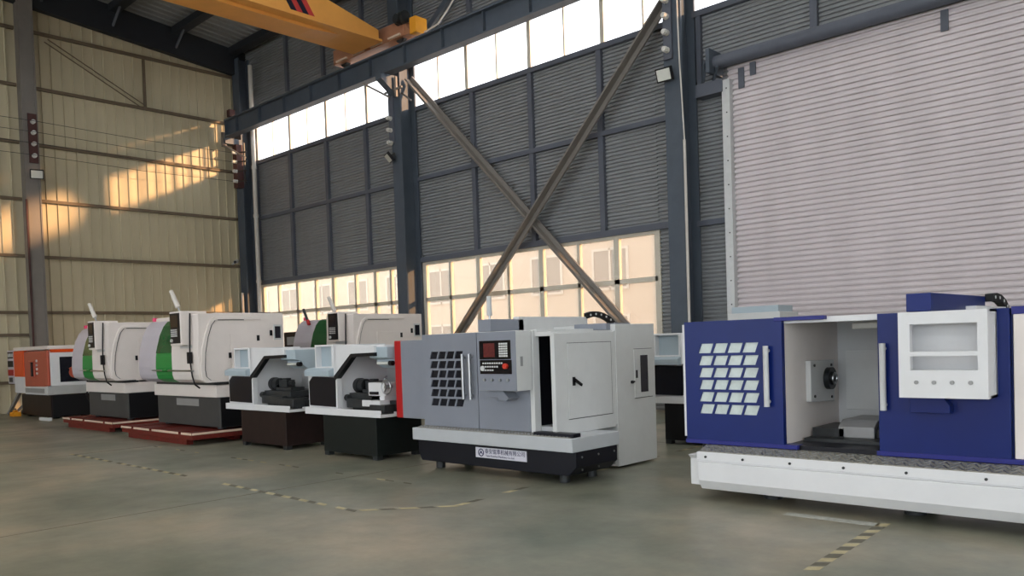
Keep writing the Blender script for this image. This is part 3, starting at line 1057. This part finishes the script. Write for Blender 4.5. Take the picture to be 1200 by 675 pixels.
    # right part: blue frame and white sliding side cover
    MB().box(-1.52, -1.49, 7.24, 8.5, .57, 1.74).build('frame_post', M['blue'], t)
    m = MB().box(-1.48, -.7, 7.2, 8.4, .575, 1.69)
    rc = m.build('side_cover', M['warmwhite'], t, bevel=.006)
    MB().box(-1.4, -.8, 7.193, 7.2, .75, 1.55).build('hatch', M['warmwhite'], rc, bevel=.003)
    MB().box(-1.395, -1.375, 7.186, 7.194, 1.05, 1.2).build('latch', M['rust'], rc)
    MB().box(-1.49, -.7, 7.2, 8.4, 1.69, 1.75).build('top_strip', M['indigo'], t)
    # gantry arm with the control box
    m = MB().box(-2.22, -2.03, 7.1, 8.77, 1.742, 1.89)
    m.build('gantry_beam', M['blue'], t, bevel=.005)
    MB().box(-2.03, -1.95, 8.1, 9.2, 1.742, 1.79).build('gantry_shelf', M['white'], t)
    cable_chain([(-2.0, 8.78, 1.875), (-2.0, 8.95, 1.885), (-2.0, 9.12, 1.87), (-2.0, 9.28, 1.83), (-2.0, 9.4, 1.77)], .07, t)
    cb = MB()
    X0, X1 = -2.222, -1.585
    y0, y1 = 6.9, 6.97
    # face with two openings
    cb.box(X0, -2.135, y0, y1, 1.055, 1.735).box(-1.655, X1, y0, y1, 1.055, 1.735).box(-2.135, -1.655, y0, y1, 1.637, 1.735)
    cb.box(-2.135, -1.655, y0, y1, 1.385, 1.42).box(-2.135, -1.655, y0, y1, 1.055, 1.275)
    cb.box(X0, X0 + .02, y1, 7.18, 1.055, 1.735).box(X1 - .02, X1, y1, 7.18, 1.055, 1.735).box(X0, X1, y1, 7.18, 1.055, 1.075).box(X0, X1, y1, 7.18, 1.715, 1.735).box(X0, X1, 7.14, 7.17, 1.075, 1.715)
    cbo = cb.build('control_box', M['white'], t)
    for i in range(4):
        MB().cyl((-2.09 + i * .129, 6.902, 1.178), (-2.09 + i * .129, 6.888, 1.178), .016, n=14).build('button_hole', M['platesilver'], cbo, smooth=True)
    return t


blue_machine()

# ------------------------------------------------------------------ small open lathes
def open_lathe(ox, oy, sx, label, base, white_tail):
    """ox, oy: left front corner of the chip tray"""
    t = thing('lathe_machine', label, 'lathe', (ox + .9, oy + .5, 0))
    X = lambda v: ox + v * sx
    Y = lambda v: oy + v
    m = MB().box(X(.45), X(1.75), Y(.02), Y(.85), .06, .61)
    b = m.build('base_cabinet', base, t, bevel=.006)
    for x in (.5, 1.68):
        for y in (.08, .78):
            MB().box(X(x) - .05, X(x) + .05, Y(y) - .05, Y(y) + .05, 0, .06).build('foot', M['iron'], t)
    # tray
    m = MB().box(X(0), X(1.88), Y(0), Y(1.1), .61, .65).box(X(0), X(1.88), Y(0), Y(.02), .65, .71).box(X(0), X(.02), Y(.02), Y(1.1), .65, .71).box(X(1.86), X(1.88), Y(.25), Y(1.1), .65, .68)
    m.build('chip_tray', M['white'], t, bevel=.004)
    # headstock cabinet
    m = MB().box(X(.03), X(.78), Y(.06), Y(1.0), .65, 1.2).box(X(.28), X(.78), Y(.16), Y(1.0), 1.2, 1.655)
    # screen surround
    m.frame(X(.28), X(.74), 1.3, 1.66, .03, Y(.03), Y(.16))
    m.box(X(.74), X(.8), Y(.04), Y(.16), 1.19, 1.66).box(X(.28), X(.74), Y(.15), Y(.17), 1.3, 1.66)
    hc = m.build('headstock_cabinet', M['white'], t, bevel=.004)
    MB().box(X(.31), X(.71), Y(.13), Y(.152), 1.33, 1.63).build('screen_recess', M['paleblue'], hc)
    m = MB().prism([(Y(.14), 1.32), (Y(.03), 1.31), (Y(-.045), 1.275), (Y(-.045), 1.19), (Y(.14), 1.185)], 'x', X(.09), X(.74))
    m.build('keyboard_shelf', M['paleblue'], t, bevel=.004)
    MB().prism([(X(.09), .74), (X(.76), .73), (X(.79), 1.17), (X(.19), 1.18), (X(.09), 1.1)], 'y', Y(.03), Y(.062)).build('front_panel', M['blackblue'], t, bevel=.003)
    # hood
    m = MB().prism([(X(.78), 1.66), (X(1.74), 1.62), (X(1.74), 1.51), (X(1.2), 1.5), (X(.79), 1.18), (X(.78), 1.18)], 'y', Y(.04), Y(.1))
    m.box(X(.78), X(1.9), Y(.1), Y(1.02), 1.58, 1.63)
    m.build('hood', M['white'], t, bevel=.004)
    MB().prism([(X(.765), 1.19), (X(1.2), 1.515), (X(1.75), 1.525), (X(1.75), 1.475), (X(1.225), 1.465), (X(.79), 1.12), (X(.76), 1.12)], 'y', Y(.025), Y(.11)).build('opening_trim', M['black'], t)
    MB().box(X(.78), X(.8), Y(.1), Y(1.0), .65, 1.58).build('inner_wall', M['white'], t)
    MB().prism([(X(.79), .73), (X(.8), 1.13), (X(.83), 1.16), (X(.83), .73)], 'y', Y(.03), Y(.12)).build('inner_edge', M['white'], t)
    MB().box(X(.8), X(1.9), Y(1.0), Y(1.03), .65, 1.6).build('back_wall', M['palegrey'], t)
    # light box at the right end of the hood
    m = MB().prism([(Y(.08), 1.6), (Y(.08), 1.45), (Y(.2), 1.42), (Y(.2), 1.36), (Y(.3), 1.3), (Y(.5), 1.3), (Y(.5), 1.6)], 'x', X(1.58), X(1.98))
    lb = m.build('lamp_box', M['paleblue'], t, bevel=.005)
    MB().cyl((X(1.66), Y(.16), 1.37), (X(1.96), Y(.16), 1.37), .022, n=12).build('lamp_tube', M['lamp'], lb, smooth=True)
    MB().cyl((X(1.93), Y(.16), 1.37), (X(2.0), Y(.16), 1.37), .036, n=12).build('lamp_socket', M['black'], lb, smooth=True)
    # spindle, chuck, bed, carriage
    c = MB().cyl((X(.8), Y(.44), 1.03), (X(.88), Y(.44), 1.03), .11, n=28).cyl((X(.88), Y(.44), 1.03), (X(1.0), Y(.44), 1.03), .1, n=28)
    ck = c.build('chuck', M['iron'], t, smooth=True)
    j = MB()
    for a in (90, 210, 330):
        u = Vector((0, math.cos(math.radians(a)), math.sin(math.radians(a))))
        p = Vector((X(1.0), Y(.44), 1.03))
        j.bar(p + u * .03, p + u * .09, .05, .03, up=(1, 0, 0))
    j.build('jaw', M['darksteel'], ck)
    m = MB().box(X(1.08), X(1.3), Y(.36), Y(.52), .98, 1.1).cyl((X(1.3), Y(.42), 1.05), (X(1.4), Y(.42), 1.05), .04, n=14).box(X(1.15), X(1.25), Y(.38), Y(.48), 1.1, 1.13).box(X(1.08), X(1.5), Y(.3), Y(.56), .93, .98)
    m.build('tool_post', M['iron'], t, bevel=.005)
    m = MB().box(X(.82), X(1.85), Y(.3), Y(.75), .65, .78).box(X(.82), X(1.85), Y(.3), Y(.38), .78, .83).box(X(.82), X(1.85), Y(.66), Y(.75), .78, .83)
    m.build('bed', M['darksteel'], t, bevel=.005)
    m = MB().box(X(.86), X(1.6), Y(.22), Y(.8), .83, .93).prism([(X(.55), .84), (X(.62), .8), (X(.86), .8), (X(.86), .9), (X(.55), .9)], 'y', Y(.26), Y(.4)).box(X(.9), X(1.5), Y(.14), Y(.3), .72, .85).cyl((X(.82), Y(.2), .86), (X(.9), Y(.2), .86), .05, n=14)
    m.build('carriage', M['iron'], t, bevel=.006)
    if white_tail:  # white tailstock with slot, handwheel and clamp lever
        m = MB().box(X(1.36), X(1.75), Y(.2), Y(.55), .9, 1.09).box(X(1.3), X(1.72), Y(.12), Y(.5), .75, .84).box(X(1.4), X(1.7), Y(.22), Y(.5), .84, .9).cyl((X(1.3), Y(.38), 1.02), (X(1.36), Y(.38), 1.02), .04, n=14)
        ts = m.build('tailstock', M['white'], t, bevel=.008)
        MB().box(X(1.42), X(1.6), Y(.17), Y(.2), .92, .96).build('slot', M['blackblue'], ts)
        w = MB().ring((X(1.78), Y(.2), 1.03), 'y', .1, .012)
        for a in (0, 120, 240):
            u = Vector((math.cos(math.radians(a)), 0, math.sin(math.radians(a))))
            w.bar(Vector((X(1.78), Y(.2), 1.03)), Vector((X(1.78), Y(.2), 1.03)) + u * .1, .014, .014, up=(0, 1, 0))
        w.cyl((X(1.78), Y(.18), 1.03), (X(1.78), Y(.3), 1.03), .024, n=12)
        w.build('handwheel', M['steel'], t, smooth=True)
        MB().cyl((X(1.5), Y(.4), 1.09), (X(1.5), Y(.4), 1.14), .02, n=10).cyl((X(1.5), Y(.4), 1.14), (X(1.56), Y(.38), 1.17), .012, n=8).build('clamp_lever', M['steel'], ts)
        MB().box(X(1.5), X(1.84), Y(.1), Y(.4), .66, .78).build('motor', M['iron'], t, bevel=.01)
    else:
        MB().box(X(1.45), X(1.84), Y(.1), Y(.34), .66, .82).build('motor', M['iron'], t, bevel=.01)
    return t


open_lathe(-10.98, 6.99, 1.0, 'open white lathe with handwheel and white tailstock beside red end cover', M['darkgreen'], True)
open_lathe(-13.45, 6.97, 1.09, 'open white lathe on brown black base beside the white slant bed machine', M['darkbrown'], False)
open_lathe(-7.2, 10.5, 1.0, 'pale lathe partly hidden behind the gap between the grey and blue machines', M['black'], False)

# ------------------------------------------------------------------ white and green slant-bed machines
def slant_machine(XR_, Yf, w, depth, label, zb=.26, cable=True, plate=True, top=2.3):
    """XR_: right side plane; Yf: y of the front bulge; w: width"""
    XL = XR_ - w
    t = thing('turning_centre', label, 'lathe', ((XL + XR_) / 2, Yf + .7, zb - .035))
    Y = lambda v: Yf + v
    k = w / 2.54
    m = MB().box(XL, XR_, Y(.33), Y(depth), zb, .8)
    b = m.build('base', M['basegrey'], t, bevel=.01)
    MB().box(XR_ - .004, XR_ + .004, Y(.35), Y(depth - .02), zb + .01, .79).build('side_plate', M['black'], b)
    if plate:
        MB().box(XL + .85 * k, XL + 1.75 * k, Y(.322), Y(.33), .625, .755).build('name_plate', M['platesilver'], b)
    for x in (XL + .2, XR_ - .2):
        for y in (Y(.45), Y(depth - .15)):
            MB().cyl((x, y, zb - .035), (x, y, zb), .07, n=12).build('levelling_foot', M['iron'], t, smooth=True)
    m = MB().box(XL, XR_, Y(.27), Y(depth), .8, 1.02)
    m.build('ledge', M['warmwhite'], t, bevel=.012)
    MB().box(XL + .1, XR_ - .1, Y(.28), Y(.6), 1.0, 1.06).build('ledge_top', M['basegrey'], t)
    prof = [(.3, 1.06), (.14, 1.08), (.03, 1.14), (0, 1.22), (-.01, 1.36), (.0, 1.55), (.035, 1.75), (.09, 1.95), (.17, 2.12), (.25, 2.21), (.32, 2.24)]

    def slab(x0, x1, name, matl, dy=0, parent=t, zt=2.24):
        P = [(Y(a + dy), z) for a, z in prof] + [(Y(depth), zt), (Y(depth), 1.06)]
        return MB().prism(P, 'x', x0, x1).build(name, matl, parent, bevel=.004)
    xa, xb = XL + .8 * k, XL + 1.5 * k
    slab(XL, xa, 'left_cover', M['silver'])
    # green door: painted lower half, tinted upper half
    gd = slab(xa, xb, 'door', M['green'], dy=-.015)
    up = [(Y(a - .022), z) for a, z in prof if z > 1.5]
    MB().prism([(Y(-.02), 1.62)] + [q for q in up if q[1] > 1.62] + [(Y(.4), 2.24), (Y(.1), 1.62)], 'x', xa + .02, xb - .02).build('door_window', M['darkglassgreen'], gd)
    MB().tube([(xa - .05, Y(-.07), 1.3), (XR_ - .12, Y(-.07), 1.29)], .014, 10).build('handle', M['steel'], gd, smooth=True)
    MB().cyl((xa + .45, Y(-.08), 1.3), (xa + .6, Y(-.08), 1.3), .024, n=12).build('handle_grip', M['green'], gd, smooth=True)
    P = [(Y(a), z) for a, z in ((.3, 1.06), (.1, 1.075), (.0, 1.13), (-.03, 1.22), (-.03, 1.6), (-.01, 1.9), (.0, 2.27), (.02, 2.29))] + [(Y(depth), 2.29), (Y(depth), 1.06)]
    MB().prism(P, 'x', xb, XR_).build('right_cover', M['warmwhite'], t, bevel=.006)
    m = MB().box(XL + .02, XR_ - .01, Y(.3), Y(depth), 2.2, top)
    m.build('top_cover', M['warmwhite'], t, bevel=.02)
    MB().box(XL + .3, XR_ - .3, Y(depth * .8), Y(depth * .95), top, top + .03).build('top_rail', M['iron'], t)
    # side: recessed big panel with its dark curved border
    sp = [(.4, 1.07), (.17, 1.11), (.09, 1.18), (.07, 1.3), (.09, 1.6), (.15, 1.88), (.22, 2.08), (.29, 2.165), (.36, 2.18)]
    P = [(Y(a), z) for a, z in sp] + [(Y(depth * .72), 2.18), (Y(depth * .72), 2.225), (Y(.3), 2.225), (Y(.19), 2.15), (Y(.1), 1.93), (Y(.03), 1.65), (Y(.005), 1.36), (Y(.01), 1.18), (Y(.06), 1.09), (Y(.14), 1.07)]
    MB().prism(P, 'x', XR_ - .003, XR_ + .03).build('curved_rim', M['warmwhite'], t, bevel=.006)
    P = [(Y(a + .012), z) for a, z in sp]
    P2 = [(Y(a + .022), z) for a, z in sp]
    MB().prism(P + P2[::-1], 'x', XR_ + .0, XR_ + .008).build('shadow_gap', M['basegrey'], t)
    MB().box(XR_, XR_ + .006, Y(.36), Y(.36 + depth * .3), 2.165, 2.178).box(XR_, XR_ + .03, Y(.1), Y(.5), 1.045, 1.075).build('rail_line', M['iron'], t)
    MB().box(XR_ - .003, XR_ + .012, Y(.58), Y(depth * .82), 1.12, 1.92).build('side_hatch', M['warmwhite'], t, bevel=.003)
    h = MB()
    for y, z in ((.32 * depth, 1.54), (.66 * depth, 1.84), (.82 * depth, 1.93)):
        h.box(XR_ + .011, XR_ + .022, Y(y), Y(y + .05), z - .05, z + .05)
    h.build('latch', M['black'], t)
    wm = MB().box(XR_ - .003, XR_ + .012, Y(.87 * depth), Y(.97 * depth), 1.8, 2.08).build('switch_frame', M['palegrey'], t, bevel=.003)
    MB().box(XR_ + .012, XR_ + .016, Y(.885 * depth), Y(.955 * depth), 1.83, 2.05).build('switch_window', M['darkpane'], wm)
    # control box hung in front of the right cover
    cx0, cx1 = XR_ - .68 * k, XR_ - .25 * k
    m = MB().box(cx0, cx1, Y(-.2), Y(.28), 1.74, 2.34)
    cb = m.build('control_box', M['warmwhite'], t, bevel=.012)
    MB().box(cx0 + .03, cx1 - .03, Y(-.21), Y(-.2), 1.78, 2.31).build('screen_panel', M['black'], cb, bevel=.003)
    MB().box(cx0 + .06, cx1 - .08, Y(-.216), Y(-.208), 2.06, 2.27).build('screen', M['screen'], cb)
    q = MB()
    for i in range(5):
        for j in range(4):
            q.box(cx0 + .07 + i * .05 * k, cx0 + .1 + i * .05 * k, Y(-.217), Y(-.209), 1.9 + j * .035, 1.922 + j * .035)
    q.cyl((cx0 + .1, Y(-.21), 1.83), (cx0 + .1, Y(-.235), 1.83), .03, n=12)
    q.build('button', M['key'], cb)
    MB().box(cx0 + .05, cx1 + .02, Y(-.05), Y(.2), 1.69, 1.74).build('box_arm', M['palegrey'], t)
    if cable:
        m = MB().tube([(cx1 + .01, Y(-.03), 2.3), (cx1 + .03, Y(-.06), 1.9), (cx1 + .04, Y(-.08), 1.5), (cx1 + .06, Y(-.06), 1.2), (cx1 + .08, Y(-.03), 1.05), (cx1 + .1, Y(.05), .98)], .014, 8)
        m.box(cx1 + .01, cx1 + .07, Y(-.12), Y(-.05), 1.42, 1.62)
        m.build('pendant_cable', M['black'], t)
    # tilted signal lamp and pink alarm
    MB().cyl((cx0 + .12, Y(-.05), top + .02), (cx0 + .1, Y(-.08), top + .12), .014, n=8).build('lamp_rod', M['steel'], t)
    MB().cyl((cx0 + .1, Y(-.08), top + .12), (cx0 - .02, Y(-.14), top + .42), .045, .035, n=14).build('signal_lamp', M['pipe'], t, smooth=True)
    MB().cyl((XL + .12, Y(.3), 2.24), (XL + .12, Y(.3), 2.31), .05, n=14).build('alarm_lamp', M['pink'], t, smooth=True)
    return t


slant_machine(-13.66, 6.64, 2.54, 1.66, 'white slant bed lathe with green door, nearer of two on red pallets')
slant_machine(-17.74, 6.68, 2.2, 1.6, 'white slant bed lathe with green door, farther of two on red pallets')
slant_machine(-13.6, 9.86, 2.3, 1.8, 'white slant bed lathe with green door in the rear row', zb=.04, plate=False, top=2.24)


def pallet(x0, x1, y0, y1, label):
    t = thing('pallet', label, 'pallet', ((x0 + x1) / 2, (y0 + y1) / 2, 0))
    n = 4
    xs = [x0, x0 + .22 * (x1 - x0), x0 + .3 * (x1 - x0), x1]
    for yb in (y0 + .1, (y0 + y1) / 2, y1 - .1):
        MB().box(x0 + .2, x1 - .3, yb - .06, yb + .06, 0, .1).build('skid', M['palletred'], t, bevel=.004)
    MB().box(x0, x1, y0, y0 + .12, .1, .19).box(x0, x1, y1 - .12, y1, .1, .19).box(x1 - .12, x1, y0 + .12, y1 - .12, .1, .19).build('side_beam', M['palletred'], t, bevel=.004)
    W = (x1 - x0)
    cuts = [0, .16, .2, .43, .47, .83, .87, 1.0]
    for a, b in zip(cuts[0::2], cuts[1::2]):
        p = MB().box(x0 + a * W, x0 + b * W, y0 - .01, y1, .19, .22).build('plank', M['palletred'], t, bevel=.003)
        MB().box(x0 + a * W, x0 + b * W, y0 - .016, y0 - .009, .185, .222).build('plank_edge', M['palletedge'], p)
    MB().box(x1 - .002, x1 + .008, y0, y1, .185, .222).build('plank_end', M['palletedge'], t)


pallet(-16.62, -13.62, 6.42, 8.4, 'low maroon pallet under the nearer white slant bed lathe')
pallet(-20.5, -17.6, 6.62, 8.4, 'low maroon pallet under the farther white slant bed lathe')

# ------------------------------------------------------------------ orange machine at the end wall
def orange_machine():
    t = thing('lathe_machine', 'orange and white lathe with salmon door beside the end wall', 'lathe', (-25, 7.6, 0))
    MB().box(-25.7, -23.34, 7.26, 8.35, .05, .62).build('base', M['darkbrown'], t, bevel=.01)
    MB().box(-23.341, -23.33, 7.3, 8.33, .06, .61).build('side_plate', M['black'], t)
    for x in (-25.5, -23.6):
        for y in (7.35, 8.1):
            MB().box(x - .1, x + .1, y, y + .15, 0, .05).build('foot', M['iron'], t)
    MB().prism([(-25.1, .63), (-23.34, .63), (-23.2, .86), (-25.1, .84)], 'y', 7.18, 8.4).build('drip_tray', M['lightgrey'], t, bevel=.01)
    MB().box(-26.05, -25.1, 7.2, 8.4, .65, 1.1).build('lower_cover', M['white'], t, bevel=.008)
    MB().box(-26.03, -25.18, 7.19, 8.4, 1.1, 1.82).build('headstock_cover', M['orange'], t, bevel=.02)
    m = MB().box(-26.62, -26.05, 7.2, 8.3, .9, 1.85)
    ec = m.build('end_cabinet', M['silver'], t, bevel=.01)
    MB().box(-26.57, -26.1, 7.19, 7.2, 1.62, 1.8).box(-26.57, -26.1, 7.19, 7.2, 1.38, 1.55).build('screen', M['black'], ec)
    MB().box(-26.58, -26.08, 7.188, 7.2, 1.13, 1.3).build('red_panel', M['red'], ec)
    for i in range(3):
        MB().box(-26.52 + i * .16, -26.42 + i * .16, 7.182, 7.192, 1.66, 1.76).build('button', M['key'], ec)
    MB().box(-26.5, -26.2, 7.188, 7.2, .95, 1.08).build('socket_panel', M['basegrey'], ec)
    # main enclosure with rounded orange rim
    m = MB().box(-25.1, -23.2, 7.24, 8.4, .86, 1.8)
    m.build('enclosure', M['white'], t, bevel=.02)
    m = MB().box(-25.08, -23.45, 7.18, 7.24, .83, 1.79)
    d = m.build('door', M['salmon'], t, bevel=.03)
    MB().box(-24.66, -24.2, 7.15, 7.19, 1.08, 1.54).build('handle_plate', M['salmon'], d, bevel=.02)
    handle((-24.25, 7.17, 1.12), (-24.25, 7.17, 1.5), (0, -.05, 0), .03, M['darkbrown'], d)
    for j in range(4):
        MB().cyl((-24.0, 7.185, 1.2 + .11 * j), (-24.0, 7.15, 1.2 + .11 * j), .035, n=12).build('knob', M['key'], d)
    MB().box(-23.47, -23.2, 7.17, 7.25, .87, 1.8).build('corner_rim', M['salmon'], t, bevel=.03)
    MB().box(-26.05, -23.2, 7.2, 8.4, 1.82, 1.92).build('top_cover', M['warmwhite'], t, bevel=.02)
    MB().box(-23.215, -23.19, 7.25, 8.4, 1.74, 1.82).build('orange_strip', M['orange'], t)
    # window in the right side with the turret behind it
    MB().box(-23.205, -23.192, 7.47, 8.15, .96, 1.62).build('side_window', M['darkpane'], t)
    MB().cyl((-23.192, 7.82, 1.2), (-23.18, 7.82, 1.2), .14, n=20).bar((-23.185, 7.7, 1.28), (-23.185, 8.05, 1.45), .02, .08).build('turret', M['salmon'], t)
    MB().tube([(-23.18, 8.1, 1.0), (-23.1, 8.15, .8), (-23.1, 8.05, .6), (-23.15, 8.2, .3)], .02).build('hose', M['black'], t)
    MB().box(-25.05, -23.5, 7.172, 7.182, .68, .8).build('name_plate', M['platesilver'], t)
    MB().bar((-26.95, 7.25, .0), (-26.3, 7.55, .95), .1, .06).bar((-26.6, 7.3, .02), (-26.6, 7.6, .3), .06, .06).build('support_leg', M['columnwarm'], t, bevel=.004)
    m = MB()
    pts = []
    for i in range(40):
        a = i / 39 * 4 * PI
        pts.append((-26.2 + .45 * math.cos(a) + .01 * i, 7.55 + .22 * math.sin(a), .025 + .003 * i))
    m.tube(pts, .022, 6)
    m.build('coolant_hose', M['basegrey'], t, smooth=True)
    return t


orange_machine()
m = MB().box(-25.95, -25.6, 7.0, 7.2, 0, .12).box(-25.88, -25.68, 7.05, 7.15, .12, .17)
yb = thing('tool_case', 'small orange yellow case on the floor by the end wall', 'case', (-25.78, 7.1, 0))
m.build('case_body', M['yellow'], yb, bevel=.02)
MB().tube([(-25.86, 7.1, .17), (-25.84, 7.1, .21), (-25.72, 7.1, .21), (-25.7, 7.1, .17)], .012).build('handle', M['black'], yb)
m = MB().bar((-23.35, 7.0, .04), (-22.75, 7.05, .04), .08, .08)
tag(m.build('steel_bar', M['palegrey'], bevel=.005), 'short pale bar lying on the floor before the orange lathe', 'bar')
# dark cabinet and gas strut behind the first open lathe
t = thing('coolant_unit', 'dark brown unit with a small window behind the open white lathes', 'cabinet', (-17.6, 11.3, 0))
MB().box(-18.1, -17.25, 11.0, 11.8, 0, 2.04).build('body', M['darkbrown'], t, bevel=.01)
MB().box(-17.95, -17.4, 10.99, 11.0, 1.72, 1.92).build('window', M['platesilver'], t)
m = MB().cyl((-15.5, 9.95, 2.2), (-15.65, 9.95, 2.42), .04, n=12)
t = thing('warning_lamp', 'dark tilted lamp stick with red foot on the rear slant bed lathe', 'lamp', (-15.46, 9.95, 2.1))
MB().cyl((-15.45, 9.99, 2.23), (-15.6, 9.99, 2.48), .03, n=12).build('stick', M['iron'], t, smooth=True)
MB().cyl((-15.4, 9.99, 2.14), (-15.45, 9.99, 2.23), .04, n=12).build('foot', M['red'], t, smooth=True)

# pale cabinet behind the blue machine, its top just in view
t = thing('electrical_cabinet', 'pale cabinet with greenish top behind the blue lathe', 'cabinet', (-6.4, 13.2, 0))
MB().box(-6.95, -6.0, 12.9, 13.6, .05, 1.97).build('body', M['lightgrey'], t, bevel=.01)
MB().box(-6.9, -6.05, 12.95, 13.5, 1.97, 2.08).build('top_box', M['paleblue'], t, bevel=.01)
MB().box(-6.9, -6.05, 12.95, 13.5, 0, .05).build('plinth', M['iron'], t)

# ------------------------------------------------------------------ light
w = bpy.data.worlds.new('World')
SC.world = w
w.use_nodes = True
bg = w.node_tree.nodes['Background']
bg.inputs['Color'].default_value = (.86, .93, 1.0, 1)
bg.inputs['Strength'].default_value = 1.0
sun = bpy.data.lights.new('sun', 'SUN')
sun.energy = 2.4
sun.color = (1.0, .56, .27)
sun.angle = math.radians(2.4)
so = bpy.data.objects.new('sun', sun)
COL.objects.link(so)
d = Vector((-1, -.516, -.232)).normalized()
so.rotation_euler = d.to_track_quat('-Z', 'Y').to_euler()
so.location = (20, 30, 12)

# ------------------------------------------------------------------ camera
cam = bpy.data.cameras.new('camera')
cam.sensor_width = 36
cam.lens = 957 / 1200 * 36
cam.shift_y = (428.8 - 337.5) / 1200
cam.clip_end = 300
co = bpy.data.objects.new('camera', cam)
COL.objects.link(co)
yaw, pit, roll = math.radians(43.19), math.radians(-1.638), math.radians(-1.907)
fw = Vector((-math.sin(yaw) * math.cos(pit), math.cos(yaw) * math.cos(pit), math.sin(pit)))
r = fw.cross(Vector((0, 0, 1))).normalized()
u = r.cross(fw)
r2 = r * math.cos(roll) + u * math.sin(roll)
u2 = -r * math.sin(roll) + u * math.cos(roll)
R = Matrix((r2, u2, -fw)).transposed()
co.matrix_world = Matrix.Translation((0, 0, 1.6)) @ R.to_4x4()
SC.camera = co

vs = SC.view_settings
vs.view_transform = 'Standard'
vs.look = 'None'
vs.gamma = 1
vs.use_curve_mapping = False
vs.exposure = 2.1
SC.cycles.use_denoising = True
SC.cycles.max_bounces = 8
SC.cycles.diffuse_bounces = 5
SC.cycles.transparent_max_bounces = 16
SC.cycles.sample_clamp_indirect = 8
